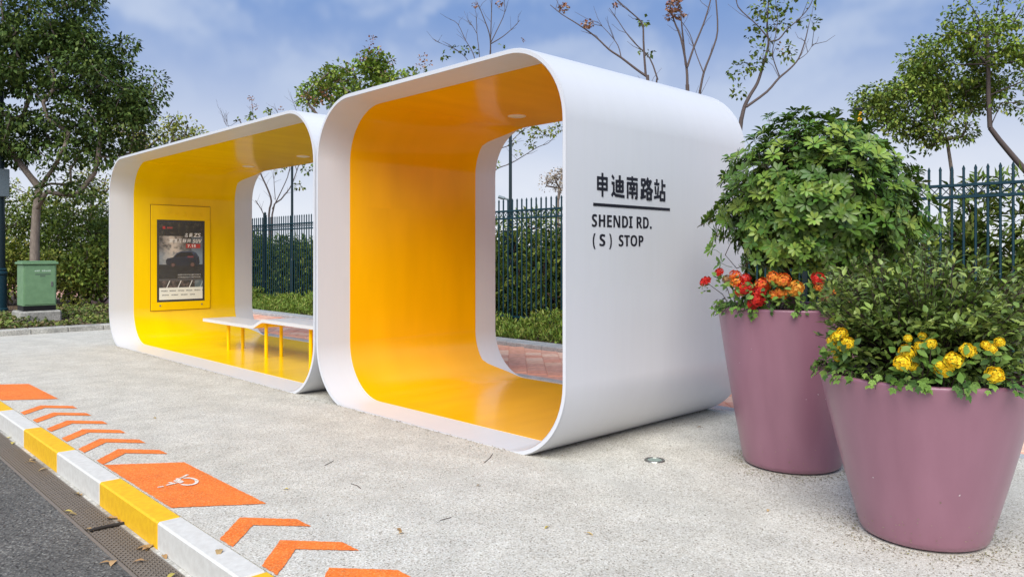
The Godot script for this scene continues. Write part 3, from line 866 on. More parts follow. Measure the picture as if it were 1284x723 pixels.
func clump_leaves(b: MB, c: Vector3, r: float, n: int, pal: Array, l: float, w: float, droop := 0.2, flat := 0.75):
	var tint := R(0.85, 1.15)
	for k in n:
		var q := sphere_point()
		q = q.normalized() * pow(q.length(), 0.6)
		var p := c + Vector3(q.x, q.y * flat, q.z) * r
		var d := (q + Vector3(R(-1, 1), R(-1, 1) - droop, R(-1, 1)) * 0.9).normalized()
		var up := (Vector3.UP + Vector3(R(-1, 1), R(-0.5, 0.5), R(-1, 1)) * 0.8).normalized()
		var col := pick(pal)
		var s := R(0.7, 1.2)
		b.leaf(p, d, up, l * s, w * s, Color(col.r * tint, col.g * tint, col.b * tint))

func fill(ells: Array, shell := 0.45) -> Array:
	var out := []
	for e in ells:
		for k in e[2]:
			var q := sphere_point()
			q = q.normalized() * pow(q.length(), shell)
			out.append(e[0] + q * e[1])
	return out

func make_tree(called: String, label: String, group: String, trunk: Array, r0: float, clumps: Array, cr: float, per: int, pal: Array, l: float, w: float, bark: Material, leaf: Material, droop := 0.2, category := "tree") -> Node3D:
	var base: Vector3 = trunk[0]
	var o := thing(called, label, category, base, group)
	var loc := []
	for p in trunk: loc.append(p - base)
	var cl := []
	for p in clumps: cl.append(p - base)
	var t := mb(); skeleton(t, loc, r0, cl, 0.006, 0.52)
	part("trunk", t.mesh(), bark, o)
	var f := mb(true)
	for c in cl: clump_leaves(f, c, cr * R(0.75, 1.25), int(per * R(0.6, 1.3)), pal, l, w, droop)
	part("crown", f.mesh(), leaf, o).set_meta("kind", "stuff")
	return o

const GREEN_DARK := [Color(0.055, 0.095, 0.026), Color(0.072, 0.122, 0.032), Color(0.10, 0.155, 0.038), Color(0.15, 0.205, 0.05)]
const GREEN_MID := [Color(0.11, 0.165, 0.03), Color(0.155, 0.215, 0.038), Color(0.20, 0.255, 0.05), Color(0.08, 0.125, 0.027)]
const HEDGE := [Color(0.11, 0.18, 0.035), Color(0.16, 0.235, 0.045), Color(0.23, 0.30, 0.06), Color(0.08, 0.135, 0.03), Color(0.27, 0.32, 0.08)]
const GREEN_YELLOW := [Color(0.25, 0.30, 0.045), Color(0.31, 0.34, 0.055), Color(0.19, 0.24, 0.04), Color(0.37, 0.35, 0.07), Color(0.14, 0.19, 0.035)]
const GREEN_FRESH := [Color(0.20, 0.30, 0.042), Color(0.25, 0.345, 0.05), Color(0.15, 0.235, 0.036), Color(0.31, 0.36, 0.06), Color(0.12, 0.19, 0.032)]
const RUST := [Color(0.32, 0.13, 0.08), Color(0.40, 0.20, 0.12), Color(0.20, 0.09, 0.05), Color(0.38, 0.24, 0.13)]

# a stemmed shrub: many stems from the base, leaf sprays around their ends
func make_shrub(called: String, label: String, group: String, base: Vector3, rx: float, h: float, pal: Array, l: float, w: float, clumps: int, per: int, low := 0.12, rz := 0.0, leaf: Material = null, cr := 0.26, bark: Material = null) -> Node3D:
	var o := thing(called, label, "shrub", base, group)
	if rz == 0.0: rz = rx
	var cl := []
	for k in clumps:
		var q := sphere_point()
		q = q.normalized() * pow(q.length(), 0.45)
		var y := (q.y * 0.5 + 0.5)
		cl.append(Vector3(q.x * rx, lerpf(h * low, h - cr * 0.5, y), q.z * rz))
	var t := mb(); skeleton(t, [Vector3.ZERO, Vector3(0, 0.12, 0)], 0.04, cl, 0.004, 0.4, 5, 0.4)
	part("stem", t.mesh(), bark if bark else M.bark_dark, o)
	var f := mb(true)
	for c in cl: clump_leaves(f, c, cr * R(0.8, 1.3), int(per * R(0.6, 1.4)), pal, l, w, -0.15, 0.85)
	part("foliage", f.mesh(), leaf if leaf else M.leaf, o).set_meta("kind", "stuff")
	return o

# bare or thin branches along traced lines; each bend also wanders in depth
func limb(b: MB, px: Array, depth: float, r0: float, r1: float, base: Vector3, drift := 0.25) -> Array:
	var pts := []
	var rr := []
	var dz := R(-drift, drift)
	for k in px.size():
		var t := float(k) / (px.size() - 1)
		pts.append(at(px[k][0], px[k][1], depth + dz * t) - base)
		rr.append(lerpf(r0, r1, t) * 0.72)
	# soften
	var sp := [pts[0]]; var sr := [rr[0]]
	for k in pts.size() - 1:
		var a: Vector3 = pts[maxi(k - 1, 0)]; var c: Vector3 = pts[k]; var d: Vector3 = pts[k + 1]; var e: Vector3 = pts[mini(k + 2, pts.size() - 1)]
		for j in range(1, 4):
			sp.append(c.cubic_interpolate(d, a, e, j / 3.0)); sr.append(lerpf(rr[k], rr[k + 1], j / 3.0))
	b.tube(sp, sr, 5)
	return sp

func twigs(b: MB, line: Array, n: int, l: float, r: float, start := 0.3) -> Array:
	var ends := []
	for k in n:
		var t := R(start, 1.0) * (line.size() - 1)
		var i := mini(int(t), line.size() - 2)
		var p: Vector3 = line[i].lerp(line[i + 1], t - i)
		var d: Vector3 = (line[i + 1] - line[i]).normalized()
		var s := (d * R(0.4, 1.0) + Vector3(R(-1, 1), R(-0.1, 0.8), R(-1, 1)) * 0.9).normalized()
		var e := p + s * l * R(0.4, 1.2)
		var m := p.lerp(e, 0.5) + Vector3(R(-1, 1), R(-1, 1), R(-1, 1)) * l * 0.08
		b.tube([p, m, e], [r, r * 0.7, r * 0.4], 4, Color.WHITE, false)
		ends.append(e)
	return ends

func traced_tree(label: String, u: float, zb: float, limbs: Array, clusters: Array, twn: int, lf: float, group := "thin trees behind the shelters") -> Node3D:
	# base stands on the planting ground on the plane z = zb; limbs: [radius, radius end, points]
	var g := on_z(u, 400, zb)
	var base := Vector3(g.x, 0.02, g.z)
	var dep := -(base.x * sin(YAW)) - (base.z * cos(YAW))
	var o := thing("sapling_tree", label, "tree", base, group)
	var t := mb()
	var f := mb(true)
	var fruit := mb(true)
	for q in limbs:
		var line := limb(t, q[2], dep, q[0], q[1], base)
		var ends := twigs(t, line, twn if q[2].size() > 2 else twn / 2, 0.45, 0.006)
		if q.size() > 3:
			for e in ends:
				if rng.randf() < q[3]: clump_leaves(f, e, 0.13, 9, GREEN_MID, lf, lf * 0.3, 0.4)
	for c in clusters:
		var p := at(c[0], c[1], dep + R(-0.15, 0.15)) - base
		clump_leaves(f if c[3] != "pod" else fruit, p, c[2], c[4], {"green": GREEN_MID, "yellow": GREEN_YELLOW, "pod": RUST}[c[3]], lf if c[3] != "pod" else 0.045, lf * 0.32, 0.4)
	part("trunk", t.mesh(), M.bark_grey, o)
	if f.v.size() > 0: part("crown", f.mesh(), M.leaf, o).set_meta("kind", "stuff")
	if fruit.v.size() > 0: part("seed_pods", fruit.mesh(), M.leaf_dull, o).set_meta("kind", "stuff")
	return o

# ------------------------------------------------------------------ fence
func build_fence():
	var o := thing("picket_fence", "tall dark teal metal picket fence with crossed braces below its spikes", "fence", Vector3(-12, 0.02, -10.2))
	var x0 := -25.0; var x1 := 1.2
	var sp := 0.1265
	var pk := mb()
	pk.tube([Vector3(0, 0.10, 0), Vector3(0, 2.47, 0)], [0.0155, 0.0155], 8)
	pk.tube([Vector3(0, 2.47, 0), Vector3(0, 2.49, 0), Vector3(0, 2.53, 0)], [0.0155, 0.019, 0.004], 8)
	var pm := pk.mesh()
	var xm := mb()
	for s in [-1.0, 1.0]:
		xm.tube([Vector3(-sp / 2 + 0.012, 2.225 - s * 0.055, 0.004 * s), Vector3(sp / 2 - 0.012, 2.225 + s * 0.055, 0.004 * s)], [0.006, 0.006], 5)
	var xmesh := xm.mesh()
	var posts := []
	var px := -20.8
	while px > x0: px -= 3.2
	while px < x1:
		if px > x0: posts.append(px)
		px += 3.2
	var n := int((x1 - x0) / sp)
	for k in n:
		var x := x0 + k * sp
		var near := false
		for p in posts:
			if absf(p - x) < 0.055: near = true
		if not near: part("picket", pm, M.teal, o, Transform3D(Basis.IDENTITY, Vector3(x + 12, 0, 0)))
		part("cross_brace", xmesh, M.teal, o, Transform3D(Basis.IDENTITY, Vector3(x + sp / 2 + 12, 0, 0)))
	for y in [2.295, 2.155, 0.28]:
		var b := mb(); b.box(Vector3(x0 + 12, y - 0.018, -0.024), Vector3(x1 + 12, y + 0.018, 0.024), 0.004)
		part("rail", b.mesh(), M.teal, o)
	for p in posts:
		var b := mb(); b.box(Vector3(p - 0.04 + 12, -0.05, -0.04), Vector3(p + 0.04 + 12, 2.56, 0.04), 0.006)
		var q := part("post", b.mesh(), M.teal_dark, o)
		var c := mb(); c.lathe([Vector2(0.055, 2.56), Vector2(0.055, 2.58), Vector2(0.03, 2.60), Vector2(0.038, 2.635), Vector2(0.02, 2.67), Vector2(0.001, 2.68)], 12, Color.WHITE, Vector3(p + 12, 0, 0))
		part("finial", c.mesh(), M.teal_dark, q)

# ------------------------------------------------------------------ trees and shrubs
func ell(u: float, v: float, depth: float, rpx: float, rd: float, n: int) -> Array:
	var r := rpx * depth / FPX
	return [at(u, v, depth), Vector3(r, r * 0.85, maxf(r, rd)), n]

func ground_at(u: float, depth: float, y := 0.02) -> Vector3:
	var p := at(u, 318, depth); p.y = y
	return p

func build_trees():
	# big dark evergreen behind the cabinet
	var d := 19.5
	var tr := [ground_at(41, d, 0.05), at(43, 340, d), at(43, 300, d), at(45, 262, d), at(49, 235, d)]
	var es := [ell(15, 70, d, 62, 1.4, 46), ell(80, 85, d, 55, 1.5, 40), ell(135, 110, d, 45, 1.3, 30), ell(175, 128, d, 26, 0.8, 13), ell(55, 175, d, 45, 1.4, 26), ell(118, 185, d, 28, 0.9, 12), ell(0, 165, d, 42, 1.2, 18),
		ell(60, 5, d, 62, 1.4, 40), ell(118, 62, d, 36, 1.0, 16), ell(-35, 40, d, 55, 1.3, 20), ell(20, -60, d, 60, 1.4, 20), ell(80, 228, d, 22, 0.6, 5), ell(155, 162, d, 26, 0.8, 9)]
	make_tree("evergreen_tree", "large dark evergreen tree towering behind the green cabinet", "", tr, 0.115, fill(es), 0.34, 130, GREEN_DARK, 0.125, 0.033, M.bark_pale, M.leaf, 0.5)
	# looser trees behind it
	d = 27.0
	make_tree("broadleaf_tree", "yellow green loose tree showing over the end of the long shelter", "", [ground_at(185, d), at(186, 300, d), at(190, 210, d)], 0.12, fill([ell(190, 172, d, 26, 0.9, 22), ell(222, 163, d, 16, 0.6, 9), ell(150, 175, d, 26, 0.9, 14), ell(246, 172, d, 7, 0.3, 3)]), 0.34, 40, GREEN_YELLOW, 0.13, 0.04, M.bark_pale, M.leaf_dull)
	d = 25.0
	make_tree("broadleaf_tree", "thin pale leaved tree between the dark evergreen and long shelter", "", [ground_at(112, d), at(113, 300, d), at(116, 240, d)], 0.07, fill([ell(118, 225, d, 22, 0.7, 14), ell(100, 255, d, 26, 0.7, 14), ell(135, 250, d, 18, 0.6, 8)]), 0.30, 26, GREEN_YELLOW, 0.12, 0.035, M.bark_pale, M.leaf_dull)
	# shrubs behind the cabinet
	var bs := [[-12, 23.0, 1.5, 3.6], [18, 24.5, 1.4, 3.9], [48, 22.5, 1.2, 3.0], [80, 24.0, 1.4, 3.5], [112, 22.0, 1.2, 3.0], [140, 24.5, 1.4, 3.3], [8, 21.5, 0.8, 1.8], [92, 21.0, 0.9, 1.7], [128, 20.8, 0.8, 1.9], [172, 26.0, 1.5, 3.0]]
	for k in bs.size():
		var q: Array = bs[k]
		var y: bool = k in [1, 3, 6, 7]
		make_shrub("garden_shrub", "tall yellow green shrub in the bed behind the green cabinet" if y else "tall mid green shrub in the bed behind the green cabinet", "shrubs behind the cabinet", ground_at(q[0], q[1], 0.05), q[2], q[3], GREEN_YELLOW if y else GREEN_MID, 0.12, 0.034, 42, 80, 0.18, 0.0, M.leaf_dull if y else M.leaf, 0.32)
	# rust tinted tree over the gap between the shelters
	d = 16.5
	var cr := fill([ell(402, 122, d, 18, 0.6, 12), ell(425, 108, d, 22, 0.7, 18), ell(455, 100, d, 26, 0.8, 22), ell(468, 78, d, 12, 0.4, 7), ell(495, 97, d, 22, 0.7, 15), ell(450, 150, d, 45, 0.9, 24)])
	var kt := make_tree("seed_pod_tree", "bushy green tree with rust pink seed pods above the joined shelters", "", [ground_at(448, d), at(448, 300, d), at(450, 190, d)], 0.09, cr, 0.20, 56, [Color(0.17, 0.27, 0.045), Color(0.22, 0.32, 0.05), Color(0.13, 0.21, 0.04), Color(0.28, 0.34, 0.06)], 0.095, 0.030, M.bark_pale, M.leaf)
	var pods := mb(true)
	for q in [[384, 120], [412, 92], [418, 98], [410, 118], [420, 112], [436, 85], [440, 92], [452, 70], [456, 76], [462, 60], [466, 50], [473, 62], [478, 92], [484, 95], [488, 76], [530, 72], [535, 80], [526, 84], [398, 128], [405, 110], [466, 70]]:
		clump_leaves(pods, at(q[0], q[1], d + R(-0.5, 0.1)) - kt.position, 0.10, 16, RUST, 0.055, 0.024, 0.0)
	part("seed_pods", pods.mesh(), M.leaf_dull, kt).set_meta("kind", "stuff")
	# thin trees whose stems rise behind the shelters
	traced_tree("thin tree with bare dark limbs and brown seed clusters behind the lettered wall", 818, -11.1, [
		[0.06, 0.04, [[818, 425], [819, 300], [816, 180], [812, 94]]], [0.034, 0.008, [[812, 96], [800, 88], [779, 72], [764, 62], [747, 46], [726, 31], [705, 18], [690, 6]]],
		[0.030, 0.010, [[810, 95], [808, 70], [807, 50], [806, 31], [798, 21], [781, 7], [768, -6]]], [0.020, 0.006, [[825, 100], [815, 73], [798, 56], [786, 42], [772, 21], [764, 10]]],
		[0.03, 0.02, [[818, 150], [824, 98]]], [0.014, 0.006, [[779, 72], [775, 57], [764, 42], [749, 27]]]],
		[[707, 10, 0.09, "pod", 60], [737, 29, 0.09, "pod", 55], [808, 26, 0.09, "green", 22], [773, 6, 0.05, "pod", 18], [801, 63, 0.05, "green", 6], [816, 65, 0.05, "green", 8]], 5, 0.09)
	traced_tree("thin tree with several steep bare grey stems and brown seed clusters", 866, -11.4, [
		[0.06, 0.045, [[866, 425], [865, 300], [864, 180], [862, 106]]], [0.036, 0.014, [[862, 108], [861, 84], [854, 48], [845, 25], [840, 5]]], [0.026, 0.012, [[860, 82], [857, 50], [855, 31], [853, 5]]],
		[0.028, 0.012, [[862, 84], [870, 60], [882, 31], [890, 5], [894, -15]]], [0.030, 0.013, [[878, 114], [883, 90], [893, 64], [900, 39], [898, 0], [896, -15]]],
		[0.014, 0.007, [[882, 90], [873, 67], [865, 42], [851, 22]]], [0.04, 0.03, [[866, 200], [874, 150], [878, 113]]]],
		[[845, 8, 0.13, "pod", 110], [853, 18, 0.10, "pod", 60], [840, 20, 0.08, "pod", 40], [848, -4, 0.13, "pod", 60]], 3, 0.09)
	traced_tree("slender forked tree with small green leaves beside the round leafed bush", 926, -11.7, [
		[0.06, 0.05, [[922, 425], [922, 300], [925, 200], [930, 147]]], [0.050, 0.014, [[930, 149], [934, 133], [941, 119], [950, 104], [957, 82], [964, 55], [962, 40], [963, 18], [965, -12]], 0.5],
		[0.034, 0.010, [[936, 134], [962, 115], [977, 98], [991, 86], [1002, 73], [1010, 51], [1014, 33]], 0.25], [0.018, 0.010, [[964, 48], [953, 35], [944, 26], [926, 9], [924, -5]], 0.2],
		[0.020, 0.008, [[966, 52], [977, 49], [988, 36], [1002, 24], [1015, 9], [1021, -5]], 0.2], [0.014, 0.008, [[978, 96], [971, 77], [969, 64], [973, 44], [976, 20]], 0.3], [0.010, 0.004, [[1001, 75], [1012, 67], [1020, 55]]]],
		[[929, 88, 0.20, "green", 60], [944, 80, 0.16, "green", 45], [926, 115, 0.13, "green", 24], [953, 11, 0.18, "green", 50], [980, 29, 0.16, "green", 45], [984, 58, 0.14, "pod", 14], [986, 62, 0.16, "green", 34], [957, 66, 0.12, "green", 18], [986, 72, 0.12, "green", 16], [1015, 27, 0.15, "green", 34], [942, 42, 0.12, "green", 22], [966, 11, 0.2, "green", 50], [990, 6, 0.14, "green", 24], [947, 60, 0.07, "green", 8], [957, 30, 0.14, "green", 26]], 4, 0.085)
	traced_tree("bare twiggy tree rising over the roof of the square shelter", 612, -12.3, [
		[0.06, 0.03, [[611, 400], [611, 300], [612, 180], [615, 63]]], [0.025, 0.012, [[615, 66], [615, 53], [613, 40], [606, 21], [600, 6]]], [0.022, 0.012, [[615, 54], [616, 25], [617, -5]]], [0.02, 0.008, [[615, 54], [623, 38], [633, 15], [631, -4]]],
		[0.02, 0.007, [[615, 55], [630, 46], [643, 35], [652, 25]]], [0.016, 0.008, [[604, 120], [601, 68], [598, 41], [597, 16]]], [0.011, 0.005, [[598, 42], [592, 32], [586, 26]]], [0.018, 0.007, [[604, 110], [594, 69], [584, 51], [574, 30], [564, 24]]],
		[0.014, 0.005, [[600, 100], [584, 72], [568, 61], [545, 51]]],
		[0.022, 0.007, [[612, 235], [619, 218], [624, 211], [640, 205], [657, 195], [675, 184], [688, 179], [699, 167], [708, 162]], 0.2], [0.02, 0.007, [[621, 190], [627, 186], [638, 182], [646, 172], [655, 164], [664, 153]], 0.3], [0.03, 0.016, [[612, 240], [619, 208], [623, 191], [629, 177], [633, 160], [634, 120]], 0.2]],
		[[596, 6, 0.07, "pod", 20], [626, 5, 0.07, "pod", 20], [570, 60, 0.08, "green", 10], [582, 62, 0.10, "green", 18], [556, 70, 0.1, "green", 14], [595, 64, 0.06, "green", 8], [630, 56, 0.05, "green", 6], [655, 50, 0.05, "pod", 8],
		[629, 177, 0.08, "yellow", 14], [657, 163, 0.10, "yellow", 20], [673, 166, 0.17, "yellow", 50], [690, 166, 0.13, "yellow", 34], [666, 180, 0.12, "yellow", 26], [697, 159, 0.12, "yellow", 24], [650, 191, 0.06, "yellow", 12], [642, 177, 0.09, "yellow", 16], [671, 154, 0.1, "yellow", 20], [622, 206, 0.07, "yellow", 12], [706, 160, 0.1, "yellow", 18]], 5, 0.10)
	traced_tree("many stemmed leafless tree seen through the long shelter's open back", 345, -13.0, [
		[0.06, 0.03, [[338, 380], [338, 320], [337, 269], [340, 252], [335, 236], [326, 216], [318, 190], [300, 150]]], [0.05, 0.016, [[340, 380], [341, 269], [352, 250], [363, 236], [372, 214], [385, 170]]], [0.03, 0.012, [[341, 262], [354, 236], [363, 211], [366, 160]]],
		[0.03, 0.02, [[333, 290], [330, 268], [320, 251]]], [0.03, 0.012, [[310, 380], [306, 264], [314, 236], [319, 219], [318, 160], [315, 122]]], [0.012, 0.005, [[300, 150], [284, 158], [276, 135]]], [0.02, 0.006, [[318, 190], [290, 166], [282, 142]]], [0.02, 0.006, [[372, 214], [352, 150], [342, 134]]],
		[0.02, 0.006, [[385, 170], [372, 140], [366, 124]]], [0.02, 0.006, [[385, 170], [380, 140], [378, 126]]], [0.02, 0.006, [[345, 250], [343, 220], [345, 195]]]],
		[[314, 123, 0.12, "pod", 22], [318, 134, 0.14, "pod", 26], [313, 146, 0.13, "green", 22], [320, 150, 0.14, "green", 24], [337, 140, 0.1, "green", 16], [352, 136, 0.08, "pod", 12], [296, 150, 0.06, "green", 6], [356, 205, 0.16, "green", 24], [375, 233, 0.15, "yellow", 20], [350, 213, 0.14, "yellow", 16], [385, 212, 0.2, "green", 40], [335, 138, 0.07, "green", 10], [247, 170, 0.16, "green", 24], [244, 162, 0.1, "green", 12]], 6, 0.13)
	# trees over the right hand fence
	d = 13.6
	var rt := [ground_at(1330, d), at(1318, 300, d), at(1290, 218, d), at(1270, 195, d), at(1254, 176, d), at(1242, 160, d), at(1240, 120, d), at(1240, 80, d), at(1237, 34, d)]
	make_tree("broadleaf_tree", "leaning tree with crooked grey trunk above the teal fence", "trees over the fence", rt, 0.05, fill([ell(1245, 55, d, 38, 0.8, 30), ell(1275, 90, d, 36, 0.8, 30), ell(1215, 18, d, 26, 0.5, 8), ell(1275, 15, d, 30, 0.6, 10), ell(1205, 60, d, 30, 0.6, 16), ell(1272, 140, d, 20, 0.5, 5)]), 0.18, 40, GREEN_FRESH, 0.085, 0.025, M.bark_grey, M.leaf, 0.4)
	d = 14.4
	make_tree("broadleaf_tree", "wide yellowish green tree with thin stems above the teal fence", "trees over the fence", [ground_at(1192, d), at(1192, 290, d), at(1194, 215, d), at(1188, 175, d)], 0.038, fill([ell(1150, 118, d, 38, 0.9, 40), ell(1190, 95, d, 45, 1.0, 52), ell(1112, 130, d, 26, 0.6, 22), ell(1185, 150, d, 34, 0.8, 20), ell(1225, 110, d, 34, 0.8, 24), ell(1130, 150, d, 26, 0.6, 14), ell(1160, 75, d, 22, 0.6, 10), ell(1150, 178, d, 24, 0.5, 6), ell(1096, 128, d, 18, 0.4, 8)]), 0.20, 58, GREEN_FRESH, 0.085, 0.025, M.bark_pale, M.leaf_dull, 0.4)
	# pale dry little tree far behind the fence
	d = 26.0
	make_tree("dry_tree", "small dry pale tree far beyond the fence", "", [ground_at(700, d, -0.18), at(700, 300, d), at(700, 250, d)], 0.05, fill([ell(700, 228, d, 15, 0.5, 16), ell(694, 222, d, 9, 0.3, 6)]), 0.22, 30, [Color(0.42, 0.34, 0.26), Color(0.5, 0.42, 0.33), Color(0.34, 0.26, 0.18)], 0.07, 0.03, M.bark_pale, M.leaf_dull)
	# hedge plants behind the fence
	var x := -24.5
	var k := 0
	while x < 0.6:
		var h := R(1.95, 2.35)
		if x > -2.9: h = R(2.5, 2.8)
		elif x > -4.6: h = R(1.7, 2.0)
		make_shrub("hedge_shrub", ["mid green shrub of narrow leaves pressed against the back of the fence", "lighter yellow green shrub of narrow leaves pressed against the back of the fence"][k % 2], "hedge behind the fence", Vector3(x, 0.02, -10.85 + R(-0.15, 0.2)), R(0.72, 0.9), h, GREEN_MID if k % 2 == 0 else HEDGE, 0.16, 0.026, 44, 62, 0.10, 0.45, M.leaf, 0.29)
		x += R(0.95, 1.2); k += 1
	x = -24.0
	while x < 4.0:
		make_shrub("hedge_shrub", "shrub in the second hedge row, behind the shrubs that touch the fence", "hedge behind the fence", Vector3(x, 0.02, -12.7 + R(-0.25, 0.25)), R(0.85, 1.0), R(1.75, 2.0), GREEN_MID, 0.14, 0.026, 34, 70, 0.10, 0.6, M.leaf_dull, 0.32)
		x += R(1.15, 1.4)
	# loose plant in front of the fence, right of the round bush
	make_shrub("oleander_shrub", "loose upright shrub with long narrow leaves in front of the fence", "", on_z(1122, 400, -9.75) * Vector3(1, 0, 1) + Vector3(0, 0.02, 0), 0.5, 2.15, [Color(0.05, 0.10, 0.035), Color(0.08, 0.14, 0.05), Color(0.14, 0.20, 0.08)], 0.15, 0.018, 36, 30, 0.3, 0.0, M.leaf, 0.24)
	# weeds along the fence foot, and low cover in the bed: uncountable
	var g := mb(true)
	for j in 30000:
		var px := R(-22, -2.0)
		var pz := R(-10.15, -9.12)
		var t := (-9.1 - pz)
		var py := R(0.02, 0.16 + minf(t, 0.5) * 0.75) * (0.75 + 0.35 * sin(px * 2.3) * sin(px * 0.9 + 1.0))
		g.leaf(Vector3(px, maxf(py, 0.025), pz), Vector3(R(-1, 1), R(0.1, 1.8), R(-1, 1)).normalized(), (Vector3.UP + Vector3(R(-1, 1), 0, R(-1, 1)) * 0.7).normalized(), R(0.05, 0.13), R(0.008, 0.020), pick([Color(0.16, 0.25, 0.04), Color(0.21, 0.30, 0.05), Color(0.12, 0.20, 0.035), Color(0.28, 0.31, 0.08)]))
	var go := part("ground_cover", g.mesh(), M.leaf, self)
	go.set_meta("kind", "stuff"); go.set_meta("label", "low leafy weeds along the foot of the teal fence"); go.set_meta("category", "weeds")
	var g2 := mb(true)
	for j in 15000:
		var q := Vector3(R(-22.5, -16.95), 0.07, R(-6.5, -1.8))
		var patch := sin(q.x * 1.7 + 1.0) * sin(q.z * 1.9) + sin(q.x * 4.1) * sin(q.z * 3.7) * 0.5
		if patch < -0.25 + R(-0.3, 0.3): continue
		q.y += R(0, 0.09)
		g2.leaf(q, Vector3(R(-1, 1), R(-0.1, 0.7), R(-1, 1)).normalized(), (Vector3.UP + Vector3(R(-1, 1), 0, R(-1, 1)) * 0.5).normalized(), R(0.05, 0.10), R(0.02, 0.035), pick([Color(0.14, 0.20, 0.03), Color(0.20, 0.24, 0.05), Color(0.09, 0.14, 0.03), Color(0.22, 0.17, 0.08)]))
	var g3 := part("ground_cover", g2.mesh(), M.leaf_dull, self)
	g3.set_meta("kind", "stuff"); g3.set_meta("label", "patchy low creeping leaves around the foot of the green cabinet"); g3.set_meta("category", "ground cover")

# ------------------------------------------------------------------ street furniture
func build_furniture():
	# cabinet
	var o := thing("utility_cabinet", "green metal utility cabinet on a concrete block in the bed", "cabinet", Vector3(-19.16, 0.06, -4.15))
	var b := mb(); b.box(Vector3(-0.36, -0.04, -0.40), Vector3(0.34, 0.22, 0.40), 0.03)
	part("concrete_base", b.mesh(), M.concrete, o)
	b = mb(); b.box(Vector3(-0.27, 0.22, -0.305), Vector3(0.27, 0.33, 0.305))
	part("plinth", b.mesh(), M.black, o)
	b = mb(); b.box(Vector3(-0.275, 0.33, -0.31), Vector3(0.275, 1.21, 0.31), 0.006)
	part("body", b.mesh(), M.cabinet, o)
	b = mb(); b.box(Vector3(0.276, 0.36, -0.285), Vector3(0.286, 1.18, 0.285), 0.004)
	var dr := part("door", b.mesh(), M.cabinet, o)
	b = mb(); b.box(Vector3(0.286, 0.74, -0.245), Vector3(0.297, 0.84, -0.205), 0.004)
	b.lathe([Vector2(0.012, 0.0), Vector2(0.012, 0.012), Vector2(0.001, 0.012)], 10, Color.WHITE, Vector3(0.29, 0.83, -0.225))
	part("handle", b.mesh(), M.steel, dr)
	var dash := mb()
	for k in 9:
		var z0 := 0.10 - k * 0.034
		if k == 3: continue
		dash.box(Vector3(0.286, 1.060 - k * 0.0005, z0 - 0.026), Vector3(0.288, 1.085 + (k % 3) * 0.004, z0))
	part("faded_print", dash.mesh(), mat(Color(0.72, 0.80, 0.72), 0.7), dr)
	b = mb(); b.box(Vector3(0.286, 0.985, -0.20), Vector3(0.287, 1.015, 0.09)); b.box(Vector3(0.286, 0.945, -0.10), Vector3(0.2873, 0.98, 0.0))
	part("scuff", b.mesh(), mat(Color(0.36, 0.45, 0.36), 0.7), dr)
	b = mb()
	b.box(Vector3(-0.315, 1.21, -0.35), Vector3(0.315, 1.262, 0.35), 0.012)
	b.box(Vector3(-0.28, 1.264, -0.315), Vector3(0.28, 1.285, 0.315), 0.010)
	part("lid", b.mesh(), M.cabinet, o)
	# street lamp at the picture's edge
	var lp := thing("street_lamp", "dark teal street lamp post with a grey box strapped to it", "street lamp", ground_at(-1, 19.3, 0.06))
	b = mb(); b.lathe([Vector2(0.19, 0), Vector2(0.19, 0.06), Vector2(0.165, 0.09), Vector2(0.155, 0.90), Vector2(0.175, 0.93), Vector2(0.175, 0.97), Vector2(0.15, 1.0), Vector2(0.16, 1.05), Vector2(0.13, 1.08)], 20)
	part("base", b.mesh(), M.teal, lp)
	b = mb(); b.lathe([Vector2(0.125, 1.05), Vector2(0.10, 4.0), Vector2(0.075, 6.6), Vector2(0.001, 6.6)], 20)
	part("pole", b.mesh(), M.teal_dark, lp)
	b = mb(); b.box(Vector3(-0.10, 2.86, -0.18), Vector3(0.17, 3.56, 0.16), 0.015)
	part("control_box", b.mesh(), M.grey_box, lp)
	b = mb(); b.tube([Vector3(0, 6.5, 0), Vector3(0.3, 6.9, 0.3), Vector3(0.9, 7.1, 0.9)], [0.05, 0.045, 0.04], 8); b.box(Vector3(0.8, 7.02, 0.8), Vector3(1.2, 7.14, 1.1), 0.03)
	part("lamp_arm", b.mesh(), M.teal_dark, lp)
	# thin poles beyond the fence
	for q in [[640, 15.5, 5.0, "slim dark lamp pole with a camera box seen behind the square shelter"], [366, 21.0, 5.0, "slim dark lamp pole seen through the long shelter"]]:
		var pl := thing("lamp_pole", q[3], "lamp pole", ground_at(q[0], q[1], 0.02))
		b = mb(); b.lathe([Vector2(0.05, 0), Vector2(0.05, 1.3), Vector2(0.036, 1.35), Vector2(0.030, q[2]), Vector2(0.001, q[2])], 12)
		part("pole", b.mesh(), M.teal_dark, pl)
		if q[0] > 500:
			b = mb(); b.box(Vector3(-0.13, 1.5, -0.10), Vector3(0.13, 1.95, 0.10), 0.01)
			part("control_box", b.mesh(), M.teal_dark, pl)
			b = mb(); b.tube([Vector3(-0.12, 2.60, 0.08), Vector3(0, 2.56, 0)], [0.02, 0.02], 8); b.tube([Vector3(-0.20, 2.63, 0.14), Vector3(-0.10, 2.59, 0.07)], [0.035, 0.035], 8)
			part("camera", b.mesh(), M.grey_box, pl)
		b = mb(); b.tube([Vector3(0, q[2] - 0.03, 0), Vector3(0.3, q[2] + 0.05, 0.3)], [0.03, 0.03], 8); b.box(Vector3(0.22, q[2] + 0.02, 0.22), Vector3(0.42, q[2] + 0.09, 0.42), 0.01)
		part("lamp_head", b.mesh(), M.grey_box, pl)
	# black marker post with a yellow panel
	var mp := thing("marker_post", "black post topped by a yellow panel behind the round bush", "post", ground_at(1077, 12.2, 0.02))
	b = mb(); b.tube([Vector3(0, 0, 0), Vector3(0, 3.50, 0)], [0.035, 0.03], 10)
